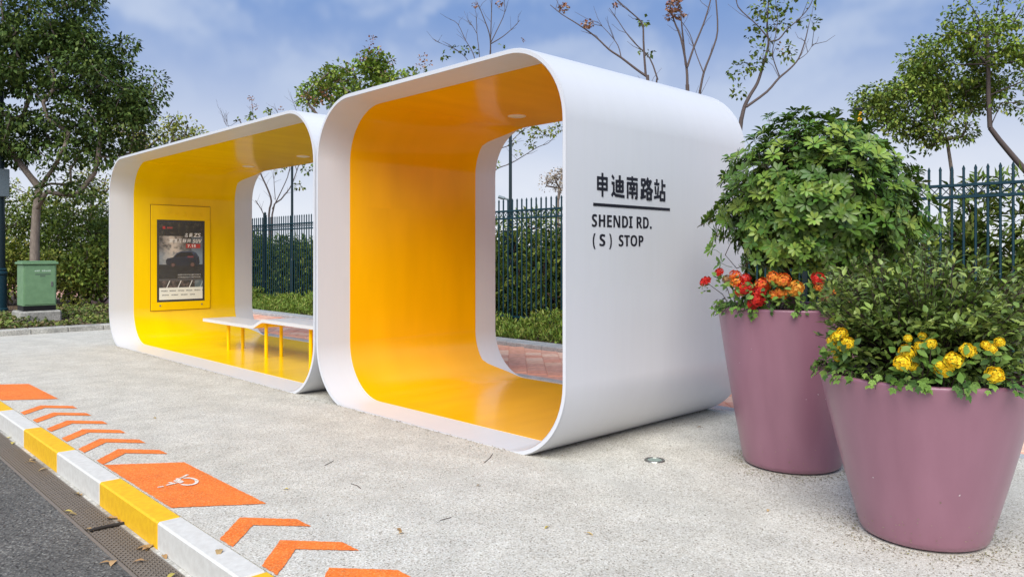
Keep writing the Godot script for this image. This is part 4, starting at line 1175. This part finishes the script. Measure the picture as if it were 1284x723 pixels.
	part("pole", b.mesh(), M.black, mp)
	var tb := Transform3D(Basis(Vector3.UP, YAW), Vector3.ZERO)
	b = mb(); b.box(Vector3(-0.055, 3.46, -0.03), Vector3(0.055, 3.79, 0.03), 0.012, Color.WHITE, tb)
	part("head", b.mesh(), M.black, mp)
	b = mb(); b.box(Vector3(-0.035, 3.53, 0.03), Vector3(0.035, 3.72, 0.034), 0.0, Color.WHITE, tb)
	part("panel", b.mesh(), mat(Color(0.93, 0.70, 0.10), 0.5), mp)

# ------------------------------------------------------------------ pots
func on_cyl(u: float, v: float, c: Vector3, r: float) -> Vector3:
	var d := ray(u, v)
	var ox := -c.x; var oz := -c.z
	var A := d.x * d.x + d.z * d.z
	var B := 2.0 * (ox * d.x + oz * d.z)
	var C := ox * ox + oz * oz - r * r
	var D := B * B - 4 * A * C
	var t := (-B - sqrt(maxf(D, 0.0))) / (2 * A)
	return Vector3(0, EYE, 0) + d * t

func make_pot(label: String, c: Vector3, rb: float, rt: float, h: float) -> Node3D:
	var o := thing("planter_pot", label, "plant pot", c, "mauve tapered pots")
	var prof := [Vector2(0.001, 0.006), Vector2(rb - 0.03, 0.006), Vector2(rb - 0.008, 0.016), Vector2(rb + 0.004, 0.045)]
	for k in 9:
		var t := (k + 1) / 9.0
		prof.append(Vector2(lerpf(rb + 0.004, rt - 0.004, t) + 0.006 * sin(t * PI), lerpf(0.045, h - 0.035, t)))
	prof.append_array([Vector2(rt, h - 0.020), Vector2(rt + 0.001, h - 0.008), Vector2(rt - 0.006, h), Vector2(rt - 0.028, h), Vector2(rt - 0.036, h - 0.008), Vector2(rt - 0.045, h - 0.09)])
	# smooth revolve: shared normals from neighbouring slopes
	var b := mb()
	var sides := 72
	var nn := []
	for k in prof.size():
		var t: Vector2 = (prof[mini(k + 1, prof.size() - 1)] - prof[maxi(k - 1, 0)]).normalized()
		nn.append(Vector2(t.y, -t.x))
	for k in prof.size() - 1:
		for s in sides:
			var c0 := Vector3(cos(TAU * s / sides), 0, sin(TAU * s / sides)); var c1 := Vector3(cos(TAU * (s + 1) / sides), 0, sin(TAU * (s + 1) / sides))
			var a: Vector2 = prof[k]; var e: Vector2 = prof[k + 1]
			var na: Vector2 = nn[k]; var ne: Vector2 = nn[k + 1]
			b.quads(c0 * a.x + Vector3.UP * a.y, c1 * a.x + Vector3.UP * a.y, c1 * e.x + Vector3.UP * e.y, c0 * e.x + Vector3.UP * e.y, c0 * na.x + Vector3.UP * na.y, c1 * na.x + Vector3.UP * na.y, c1 * ne.x + Vector3.UP * ne.y, c0 * ne.x + Vector3.UP * ne.y)
	part("vessel", b.mesh(), M.pot, o)
	var fl := mb(true)
	for k in 130:
		var a := R(0, TAU)
		var y := minf(-log(maxf(rng.randf(), 0.001)) * 0.07, 0.5) + 0.05
		if k > 118: y = R(0.15, h - 0.1)
		var r := lerpf(rb + 0.004, rt - 0.004, (y - 0.045) / (h - 0.08)) + 0.0072
		var out := Vector3(cos(a), -0.16, sin(a)).normalized()
		var tang := Vector3(-sin(a), 0, cos(a))
		var d := (tang * R(-1, 1) + Vector3(cos(a) * 0.16, 1, sin(a) * 0.16) * R(-1, 1)).normalized()
		fl.leaf(Vector3(cos(a) * r, y, sin(a) * r), d, out, R(0.004, 0.012), R(0.0015, 0.004), pick([Color(0.30, 0.24, 0.17), Color(0.24, 0.18, 0.12)]) if k <= 118 else Color(0.62, 0.55, 0.56))
	part("dirt_flecks", fl.mesh(), M.leaf_dull, o).set_meta("kind", "stuff")
	var s2 := mb(); s2.lathe([Vector2(rt - 0.044, h - 0.085), Vector2(0.001, h - 0.06)], 32)
	part("soil", s2.mesh(), M.dirt, o)
	return o

# one flower head: a dome of small four-petalled florets
func flower_head(r: float, pal: Array, n: int, petal: float) -> ArrayMesh:
	var b := mb(true)
	for k in n:
		var y := 1.0 - (k + 0.5) / n * 1.15
		var rad := sqrt(maxf(0.0, 1.0 - y * y))
		var a := k * 2.39996
		var q := Vector3(cos(a) * rad, y * 0.62, sin(a) * rad)
		var p := q * r * R(0.80, 1.10)
		var nd := (q + Vector3(R(-1, 1), R(-1, 1), R(-1, 1)) * 0.25).normalized()
		var x := nd.cross(Vector3(R(-1, 1), R(-1, 1), R(-1, 1))).normalized()
		var yv := nd.cross(x)
		var col := pick(pal, 0.12)
		for j in 4:
			var e := x * cos(j * PI / 2) + yv * sin(j * PI / 2)
			b.leaf(p, (e + nd * 0.25).normalized(), nd, petal * R(0.85, 1.15), petal * 0.46, col)
	return b.mesh()

func flowering(called: String, label: String, group: String, root: Vector3, heads: Array, pals: Dictionary, c: Vector3, rcyl: float, hr: float, pal: Array, spread: float, nleaf: int):
	var o := thing(called, label, "flowers", root, group)
	var st := mb(); var fo := mb(true)
	for q in heads:
		var p := on_cyl(q[0], q[1], c, rcyl + R(-0.05, 0.03)) - root
		var n := 64
		var up := (Vector3(p.x, 0, p.z).normalized() * 0.5 + Vector3.UP * 0.7 + (Vector3(-(c + Vector3.ZERO).x, 0, -c.z).normalized()) * 0.5).normalized()
		var x := up.cross(Vector3.RIGHT).normalized()
		part("flower_head", flower_head(hr * q[3], pals[q[2]], n, hr * q[3] * 0.30), M.petal, o, Transform3D(Basis(x, up, x.cross(up)).scaled(Vector3.ONE * R(0.78, 1.0)), p))
		var mid := p * 0.5 + Vector3(R(-0.03, 0.03), 0.02, R(-0.03, 0.03))
		st.tube([Vector3(0, -0.05, 0), mid, p], [0.004, 0.003, 0.002], 4)
		for k in 9:
			var w := p - up * 0.02 + Vector3(R(-1, 1), R(-1.1, 0.2), R(-1, 1)) * 0.06
			var wr := w + root - c
			if Vector2(wr.x, wr.z).length() > 0.46 and w.y < 0.08: continue
			fo.leaf2(w, Vector3(R(-1, 1), R(-0.5, 0.7), R(-1, 1)).normalized(), (up + Vector3(R(-1, 1), R(-1, 1), R(-1, 1)) * 0.5).normalized(), R(0.035, 0.06), R(0.012, 0.018), pick(pal))
	for k in nleaf:
		var a := Vector3(R(-1, 1), 0, R(-1, 1)) * spread
		var p := a + Vector3(0, R(-0.06, 0.11) - a.length() * 0.10, 0)
		var wp := p + root - c
		if Vector2(wp.x, wp.z).length() > 0.56 or (Vector2(wp.x, wp.z).length() > 0.45 and p.y < 0.075): continue
		fo.leaf2(p, Vector3(R(-1, 1), R(-0.5, 0.6), R(-1, 1)).normalized(), (Vector3.UP + Vector3(R(-1, 1), R(-1, 1), R(-1, 1)) * 0.6).normalized(), R(0.03, 0.06), R(0.012, 0.02), pick(pal))
	part("stem", st.mesh(), M.bark_dark, o)
	part("foliage", fo.mesh(), M.leaf, o).set_meta("kind", "stuff")

# a trailing vine with lobed leaves hanging over the rim
func trailing(label: String, c: Vector3, rt: float, h: float, a0: float, a1: float, n: int, group: String, len_: float):
	var mid := (a0 + a1) / 2
	var root := c + Vector3(cos(mid), 0, sin(mid)) * (rt - 0.10) + Vector3(0, h - 0.05, 0)
	var o := thing("trailing_ivy", label, "ivy", root, group)
	var st := mb(); var lv := mb(true)
	for k in n:
		var a := R(a0, a1)
		var out := Vector3(cos(a), 0, sin(a))
		var p0 := c + out * (rt - 0.12) + Vector3(0, h - 0.04, 0)
		var p1 := c + out * (rt - 0.015) + Vector3(0, h + 0.022 + R(0, 0.02), 0)
		var p2 := c + out * (rt + 0.030) + Vector3(0, h - len_ * R(0.1, 1.0), 0) + Vector3(R(-0.04, 0.04), 0, R(-0.04, 0.04))
		st.tube([Vector3(0, -0.03, 0), p0 - root, p1 - root, p2 - root], [0.003, 0.003, 0.0025, 0.0015], 4)
		var col := pick([Color(0.12, 0.22, 0.04), Color(0.18, 0.29, 0.06), Color(0.07, 0.14, 0.035), Color(0.05, 0.10, 0.03)])
		for j in 6:
			var t := j / 5.0
			var p := (p0.lerp(p1, t * 2.0) if t < 0.5 else p1.lerp(p2, t * 2.0 - 1.0)) - root + Vector3(R(-1, 1), R(-0.2, 1), R(-1, 1)) * 0.015
			var nd := (out * R(0.2, 1.0) + Vector3.UP * R(0.2, 1.0) + Vector3(R(-1, 1), R(-1, 1), R(-1, 1)) * 0.4).normalized()
			var dn := (Vector3(R(-0.6, 0.6), -1, R(-0.6, 0.6)) + out * 0.4).normalized()
			dn = (dn - nd * dn.dot(nd)).normalized()
			var sd := nd.cross(dn)
			var s := R(0.022, 0.036)
			for w in [[0.0, 1.0], [1.05, 0.75], [-1.05, 0.75], [2.1, 0.5], [-2.1, 0.5]]:
				lv.leaf(p, (dn * cos(w[0]) + sd * sin(w[0])).normalized(), nd, s * w[1], s * 0.30, col)
	part("stem", st.mesh(), M.bark_dark, o)
	part("foliage", lv.mesh(), M.leaf, o).set_meta("kind", "stuff")

func palmate(pal: Array) -> ArrayMesh:
	var b := mb(true)
	var n := 7 + rng.randi() % 3
	var col := pick(pal, 0.12)
	for k in n:
		var a := TAU * k / n + R(-0.12, 0.12)
		var d := Vector3(cos(a), R(0.12, 0.6), sin(a)).normalized()
		var p := d * 0.012
		b.leaf2(p, d, Vector3.UP, R(0.075, 0.105), R(0.017, 0.023), Color(col.r * R(0.9, 1.1), col.g * R(0.92, 1.08), col.b), 0.62, R(0.02, 0.18))
	b.tube([Vector3(0, 0, 0), Vector3(0.01, -0.06, 0), Vector3(0.0, -0.13, 0.01)], [0.0025, 0.0025, 0.003], 4, Color(0.10, 0.16, 0.05), false)
	return b.mesh()

func build_pots():
	var c1 := ground_at(993, 5.52, 0.0)
	var c2 := ground_at(1158, 4.14, 0.0)
	make_pot("taller mauve pot holding the round bush and red flowers", c1, 0.335, 0.515, 1.13)
	make_pot("lower mauve pot holding the wispy shrub and yellow flowers", c2, 0.315, 0.52, 0.865)
	# --- round bush of whorled leaves
	var o := thing("umbrella_bush", "round bush of glossy whorled leaves growing in the taller pot", "bush", c1 + Vector3(0, 1.06, 0))
	var green := [Color(0.055, 0.115, 0.019), Color(0.07, 0.138, 0.022), Color(0.09, 0.165, 0.026), Color(0.12, 0.205, 0.031), Color(0.19, 0.285, 0.043)]
	var kinds := []
	for k in 14: kinds.append(palmate(green))
	var inner := mb(true)
	var ends := []
	var cam := Vector3(-c1.x, 0, -c1.z).normalized()
	var cen := Vector3(cos(YAW), 0, -sin(YAW)) * 0.17 + Vector3(0, 0.73, 0)
	var made := 0
	var shown := []
	for k in 2300:
		var q := sphere_point().normalized()
		if q.y < -0.75: continue
		var rr := R(0.90, 1.04) if k < 1000 else R(0.5, 0.93)
		var lump := 1.0 + 0.13 * sin(q.x * 5.0 + 1.0) * sin(q.z * 4.0 + q.y * 3.0) + 0.06 * sin(q.y * 9.0 + q.x * 4.0)
		if k % 8 == 0: rr = R(1.0, 1.13)
		var p := cen + Vector3(q.x * 0.63, q.y * (0.64 if q.y > 0 else 0.52), q.z * 0.63) * rr * lump
		if p.y < (0.23 + 0.09 * q.dot(cam) if q.dot(cam) > 0.15 else 0.04): continue
		shown.append([q.dot(cam) * 0.7 + rr, p, q, rr])
	# a few sprays that stick out on the side of the shelter
	for e in [[897, 298], [905, 330], [893, 312], [915, 262], [1120, 205], [1135, 215], [1128, 240], [945, 172], [1015, 150], [1040, 152], [1090, 185]]:
		var p := at(e[0], e[1], 5.45 + R(-0.1, 0.1)) - o.position
		shown.append([9.0, p, (p - cen).normalized(), 1.1])
	shown.sort_custom(func(a, b): return a[0] > b[0])
	for s in shown:
		var up: Vector3 = (s[2] * 0.9 + Vector3.UP * 0.4 + Vector3(R(-1, 1), R(-1, 1), R(-1, 1)) * 0.45).normalized()
		var x := up.cross(Vector3(R(-1, 1), R(-1, 1), R(-1, 1))).normalized()
		var sc := R(0.50, 0.82)
		var t := Transform3D(Basis(x, up, x.cross(up)).scaled(Vector3.ONE * sc), s[1])
		var m: ArrayMesh = kinds[rng.randi() % kinds.size()]
		if made < 295: part("leaf", m, M.leaf_gloss, o, t)
		else:
			var arr := m.surface_get_arrays(0)
			var s0 := inner.v.size()
			for w in arr[Mesh.ARRAY_VERTEX]: inner.v.append(t * w); inner.uv.append(Vector2.ZERO)
			for w in arr[Mesh.ARRAY_NORMAL]: inner.n.append((t.basis * w).normalized())
			for w in arr[Mesh.ARRAY_COLOR]: inner.c.append(w)
			for w in arr[Mesh.ARRAY_INDEX]: inner.i.append(s0 + w)
		made += 1
		ends.append(s[1] - up * 0.12)
	part("inner_leaves", inner.mesh(), M.leaf_gloss, o).set_meta("kind", "stuff")
	var sk := mb(); skeleton(sk, [Vector3.ZERO, Vector3(0, 0.18, 0)], 0.045, ends, 0.0035, 0.45, 5, 0.25)
	part("stem", sk.mesh(), M.bark_dark, o)
	# --- wispy shrub in the lower pot
	var sh := thing("box_shrub", "wispy small leaved shrub spreading over the lower pot", "shrub", c2 + Vector3(0, 0.80, 0))
	var st := mb(); var lv := mb(true)
	var sp := [Color(0.09, 0.145, 0.03), Color(0.12, 0.185, 0.036), Color(0.155, 0.225, 0.05), Color(0.085, 0.125, 0.032), Color(0.20, 0.265, 0.06)]
	var sp2 := [Color(0.22, 0.30, 0.06), Color(0.28, 0.35, 0.09), Color(0.16, 0.23, 0.05)]
	for k in 420:
		var a := R(0, TAU)
		var rad := sqrt(rng.randf()) * 0.58
		var topy := (0.74 - rad * rad * 0.55) * R(0.66, 1.04)
		if rng.randf() < 0.35: topy *= R(0.35, 0.8)
		var front := Vector3(cos(a), 0, sin(a)).dot(Vector3(-c2.x, 0, -c2.z).normalized()) * rad
		if front > 0.15: topy = maxf(topy, 0.30 + front * 0.12)
		var p0 := Vector3(cos(a), 0, sin(a)) * rad * 0.25
		var p2 := Vector3(cos(a) * rad, topy, sin(a) * rad)
		var p1 := p0.lerp(p2, 0.5) + Vector3(R(-0.05, 0.05), 0.06, R(-0.05, 0.05))
		p1.y = maxf(p1.y, 0.14 + maxf(front, 0.0) * 0.3)
		st.tube([Vector3(0, -0.02, 0), p0, p1, p2], [0.006, 0.005, 0.003, 0.0012], 4, Color.WHITE, false)
		var tip := rng.randf() < 0.35
		var n := 17
		for j in n:
			var t := R(0.45 if front > 0.15 else 0.3, 1.0)
			var q := p0.lerp(p1, t * 2) if t < 0.5 else p1.lerp(p2, t * 2 - 1)
			var ax := (p2 - p1).normalized()
			var d := (ax * R(0.1, 0.8) + Vector3(R(-1, 1), R(-0.5, 0.8), R(-1, 1))).normalized()
			lv.leaf2(q + d * 0.006, d, (Vector3.UP + Vector3(R(-1, 1), R(-0.6, 0.6), R(-1, 1)) * 0.7).normalized(), R(0.032, 0.058), R(0.009, 0.014), pick(sp2 if tip and t > 0.78 else sp), 0.5, R(0.0, 0.25))
	for k in 3600:
		var a := R(0, TAU)
		var rad := sqrt(rng.randf()) * 0.46
		var q := Vector3(cos(a) * rad, R(0.06, 0.50 - rad * 0.2), sin(a) * rad)
		lv.leaf2(q, Vector3(R(-1, 1), R(-0.4, 0.9), R(-1, 1)).normalized(), (Vector3.UP + Vector3(R(-1, 1), R(-0.6, 0.6), R(-1, 1)) * 0.7).normalized(), R(0.035, 0.06), R(0.010, 0.015), pick(sp), 0.5, R(0.0, 0.25))
	part("stem", st.mesh(), M.bark_dark, sh)
	part("foliage", lv.mesh(), M.leaf_gloss, sh).set_meta("kind", "stuff")
	# --- flowers
	var pals := {"red": [Color(0.58, 0.018, 0.010), Color(0.68, 0.03, 0.012), Color(0.50, 0.012, 0.010)], "mix": [Color(0.70, 0.10, 0.015), Color(0.78, 0.20, 0.02), Color(0.62, 0.05, 0.012)], "orange": [Color(0.78, 0.22, 0.025), Color(0.72, 0.14, 0.02), Color(0.82, 0.32, 0.04)], "gold": [Color(0.80, 0.40, 0.05), Color(0.72, 0.28, 0.03)], "brown": [Color(0.36, 0.20, 0.09), Color(0.28, 0.14, 0.06), Color(0.42, 0.26, 0.12)], "yellow": [Color(0.90, 0.64, 0.012), Color(0.92, 0.70, 0.025), Color(0.86, 0.56, 0.01)]}
	var gp := [Color(0.10, 0.19, 0.04), Color(0.15, 0.26, 0.05), Color(0.07, 0.13, 0.035), Color(0.20, 0.30, 0.07)]
	var sets := [["red lantana spilling over the shelter side of the taller pot", [[885, 353, "red", 0.95], [902, 341, "red", 0.6], [912, 350, "brown", 0.6], [922, 345, "mix", 0.85], [925, 354, "orange", 0.8], [935, 349, "red", 0.65], [935, 360, "red", 0.95], [929, 365, "mix", 0.85]]],
		["deep red lantana cluster low on the front of the taller pot", [[957, 357, "mix", 0.9], [953, 366, "red", 0.9], [951, 375, "red", 1.0], [944, 381, "red", 0.75]]],
		["orange lantana cluster at the front of the taller pot", [[970, 348, "orange", 0.75], [982, 351, "orange", 1.0], [981, 366, "orange", 0.95], [971, 369, "orange", 0.7], [999, 360, "gold", 0.85], [996, 366, "gold", 0.7]]],
		["sparse orange and withered lantana nearest the lower pot", [[1026, 349, "red", 0.85], [1028, 359, "orange", 0.7], [1048, 365, "orange", 0.6], [1034, 374, "brown", 0.7], [1060, 378, "brown", 0.8], [1069, 382, "brown", 0.8], [1040, 368, "gold", 0.5]]]]
	for s in sets:
		var h0: Array = s[1][s[1].size() / 2]
		var r := on_cyl(h0[0], 385, c1, 0.40); r.y = 1.08
		flowering("lantana_plant", s[0], "flowers in the taller pot", r, s[1], pals, c1, 0.53, 0.054, gp, 0.24, 130)
	var ysets := [["tight yellow flower sprays hanging over the end of the lower pot", [[1043, 428, "yellow", 0.8], [1049, 422, "yellow", 0.85], [1056, 418, "yellow", 0.8], [1050, 440, "yellow", 0.85], [1057, 434, "yellow", 0.9], [1064, 430, "yellow", 0.8], [1051, 448, "yellow", 0.7], [1046, 434, "yellow", 0.7]]],
		["stacked yellow flower cluster at the front of the lower pot", [[1138, 442, "yellow", 1.1], [1132, 455, "yellow", 1.1], [1145, 459, "yellow", 0.7], [1154, 434, "yellow", 0.8], [1168, 431, "yellow", 0.8], [1157, 421, "yellow", 0.6], [1139, 424, "yellow", 0.6]]],
		["round yellow flower heads low between ivy leaves in the lower pot", [[1214, 439, "yellow", 1.05], [1196, 452, "yellow", 1.1], [1184, 463, "yellow", 1.1], [1205, 449, "yellow", 0.6], [1178, 458, "yellow", 0.7]]],
		["scattered yellow flower heads over the far rim side of the lower pot", [[1254, 429, "yellow", 0.75], [1243, 437, "yellow", 0.8], [1248, 470, "yellow", 1.15], [1236, 432, "yellow", 0.6]]]]
	for s in ysets:
		var h0: Array = s[1][s[1].size() / 2]
		var r := on_cyl(h0[0], 470, c2, 0.40); r.y = 0.815
		flowering("yellow_flower_plant", s[0], "flowers in the lower pot", r, s[1], pals, c2, 0.53, 0.037, gp, 0.26, 170)
	# --- ivy over the rims; the visible rim faces the camera
	var f1 := atan2(-c1.z, -c1.x); var f2 := atan2(-c2.z, -c2.x)
	trailing("ivy over the rim of the taller pot on the shelter side", c1, 0.515, 1.13, f1 + 0.35, f1 + 1.45, 26, "ivy over the pot rims", 0.07)
	trailing("ivy over the front rim of the taller pot", c1, 0.515, 1.13, f1 - 1.2, f1 + 0.3, 20, "ivy over the pot rims", 0.05)
	trailing("ivy over the front rim of the lower pot", c2, 0.52, 0.865, f2 - 1.2, f2 + 0.55, 26, "ivy over the pot rims", 0.04)
	trailing("ivy over the lower pot's rim beside the taller pot", c2, 0.52, 0.865, f2 + 0.6, f2 + 1.7, 16, "ivy over the pot rims", 0.035)

# ------------------------------------------------------------------ small things on the ground
func build_litter():
	var tan_ := [Color(0.42, 0.28, 0.12), Color(0.50, 0.36, 0.16), Color(0.55, 0.42, 0.10), Color(0.36, 0.22, 0.09)]
	var sp := [[497, 664, 0.0, 0], [500, 670, 0.0, 0], [688, 661, 0.0, 0], [735, 669, 0.0, 0], [361, 614, 0.0, 0], [192, 524, 0.0, 0], [598, 610, 0.0, 0], [275, 690, 0.0, 1],
		[80, 642, -0.149, 2], [84, 645, -0.149, 2], [36, 578, -0.147, 2], [34, 580, -0.147, 2], [98, 620, -0.147, 2], [102, 622, -0.147, 2], [140, 651, -0.147, 2], [145, 654, -0.147, 2], [150, 657, -0.147, 2], [148, 651, -0.147, 2], [114, 665, -0.147, 2], [138, 706, -0.149, 2], [143, 704, -0.149, 2], [186, 687, -0.147, 2], [178, 691, -0.147, 2], [190, 684, -0.147, 2], [204, 697, -0.145, 2], [181, 704, -0.147, 2], [58, 588, -0.147, 2], [16, 555, -0.147, 2], [10, 550, -0.147, 2], [219, 720, -0.147, 2], [880, 536, 0.0, 0], [964, 640, 0.0, 0]]
	for q in sp:
		var p := on_y(q[0], q[1], q[2]) + Vector3(0, 0.003, 0)
		if q[3] == 1: p = on_y(q[0], q[1], 0.006) + Vector3(0, 0.002, 0)
		var b := mb(true)
		var a := R(0, TAU)
		var small: float = 0.6 if q[3] == 0 else 0.95
		b.leaf2(Vector3(0, 0.004, 0), Vector3(cos(a), 0.22, sin(a)).normalized(), Vector3.UP, R(0.05, 0.075) * small, R(0.014, 0.021) * small, pick(tan_), 0.45, R(0.3, 0.5))
		b.tube([Vector3(0, 0.004, 0), Vector3(-cos(a) * 0.022 * small, 0.001, -sin(a) * 0.022 * small)], [0.0012, 0.001], 4, Color(0.3, 0.2, 0.1))
		var o := part("fallen_leaf", b.mesh(), M.leaf_dull, self, Transform3D(Basis.IDENTITY, p))
		o.set_meta("category", "leaf"); o.set_meta("group", ["leaves fallen on the pavement", "leaves fallen on the kerb", "leaves fallen in the gutter"][q[3]])
		o.set_meta("label", ["dry brown leaf lying on the speckled pavement", "small dry leaf lying on a white kerb block", "dry curled leaf lying along the gutter beside the kerb"][q[3]])
	for q in [[407, 583, 418, 577], [607, 580, 618, 568], [452, 612, 440, 606], [552, 652, 566, 648]]:
		var t0 := on_y(q[0], q[1], 0.003); var t1 := on_y(q[2], q[3], 0.003)
		var tw := mb()
		tw.tube([Vector3.ZERO, (t1 - t0) * 0.5 + Vector3(0.008, 0.003, -0.006), t1 - t0], [0.0022, 0.002, 0.0014], 5)
		var to := part("twig", tw.mesh(), M.bark_dark, self, Transform3D(Basis.IDENTITY, t0))
		to.set_meta("category", "twig"); to.set_meta("group", "twigs on the pavement"); to.set_meta("label", "thin dry twig lying on the speckled pavement")
	# grit, moss crumbs and bits of leaf that have gathered along feet of things
	var grit := [Color(0.20, 0.15, 0.09), Color(0.28, 0.22, 0.12), Color(0.14, 0.11, 0.07), Color(0.26, 0.25, 0.08), Color(0.36, 0.29, 0.19)]
	var g1 := mb(true)
	for k in 3000:
		var dd := -log(maxf(rng.randf(), 0.001)) * 0.13
		var p := Vector3(-4.30 + dd, 0.002 + R(0, 0.004), R(-6.6, -4.05))
		if k % 200 == 1: p = Vector3(R(-12.8, -4.4), 0.018, R(-6.3, -4.5))
		if k % 3 == 0: p = Vector3(R(-13.4, -4.2), 0.002 + R(0, 0.004), -4.045 + dd * 0.35)
		var a := R(0, TAU)
		g1.leaf(p, Vector3(cos(a), R(-0.1, 0.4), sin(a)).normalized(), Vector3.UP, R(0.006, 0.020), R(0.002, 0.006), pick(grit))
	var go1 := part("grit", g1.mesh(), M.leaf_dull, self); go1.set_meta("kind", "stuff"); go1.set_meta("category", "grit"); go1.set_meta("label", "brown grit and leaf crumbs gathered along the shelters' bottom edges")
	var g2 := mb(true)
	for q in [[ground_at(993, 5.52, 0.0), 0.335], [ground_at(1158, 4.14, 0.0), 0.315]]:
		for k in 1100:
			var a := R(0, TAU)
			var dd: float = q[1] + 0.01 - log(maxf(rng.randf(), 0.001)) * 0.09
			var p: Vector3 = q[0] + Vector3(cos(a) * dd, 0.002 + R(0, 0.004), sin(a) * dd)
			var b := R(0, TAU)
			g2.leaf(p, Vector3(cos(b), R(-0.1, 0.4), sin(b)).normalized(), Vector3.UP, R(0.005, 0.016), R(0.002, 0.005), pick(grit))
	var go2 := part("grit", g2.mesh(), M.leaf_dull, self); go2.set_meta("kind", "stuff"); go2.set_meta("category", "grit"); go2.set_meta("label", "brown grit and moss crumbs around the feet of the mauve pots")
	var s := mb()
	var a1 := on_y(112, 665, -0.143); var a2 := on_y(155, 656, -0.143)
	s.tube([Vector3.ZERO, (a2 - a1) * 0.5 + Vector3(0, 0.004, 0), a2 - a1], [0.011, 0.010, 0.012], 8)
	var so := part("stick", s.mesh(), mat(Color(0.16, 0.14, 0.13), 0.8), self, Transform3D(Basis.IDENTITY, a1))
	so.set_meta("label", "short dark stick lying across the gutter grating"); so.set_meta("category", "stick")

# ------------------------------------------------------------------
func _ready():
	rng.seed = 20240
	var cam := Camera3D.new(); cam.name = "camera"; add_child(cam)
	cam.position = Vector3(0, EYE, 0); cam.rotation.y = YAW
	cam.projection = Camera3D.PROJECTION_FRUSTUM
	cam.near = 0.1; cam.far = 2000.0
	cam.size = 0.1 * 723.0 / FPX
	cam.frustum_offset = Vector2(0, 0.1 * (CYP - 361.5) / FPX)
	cam.current = true
	var we := WorldEnvironment.new(); we.name = "environment"; add_child(we)
	var env := Environment.new(); we.environment = env
	env.background_mode = Environment.BG_SKY
	env.sky = make_sky()
	env.background_energy_multiplier = 1.0
	env.tonemap_mode = Environment.TONE_MAPPER_LINEAR
	env.tonemap_exposure = 2.68
	env.sdfgi_enabled = true; env.ssao_enabled = true; env.ssil_enabled = true
	var sun := DirectionalLight3D.new(); sun.name = "sun"; add_child(sun)
	sun.light_energy = 0.5; sun.light_angular_distance = 48.0; sun.light_color = Color(1.0, 0.985, 0.95); sun.shadow_enabled = true
	sun.look_at_from_position(Vector3(3.4, 6.4, 5.2), Vector3.ZERO, Vector3.UP)
	materials()
	build_ground()
	build_shelters()
	build_fence()
	build_trees()
	build_furniture()
	build_bench()
	build_pots()
	build_litter()
	print("triangles built")
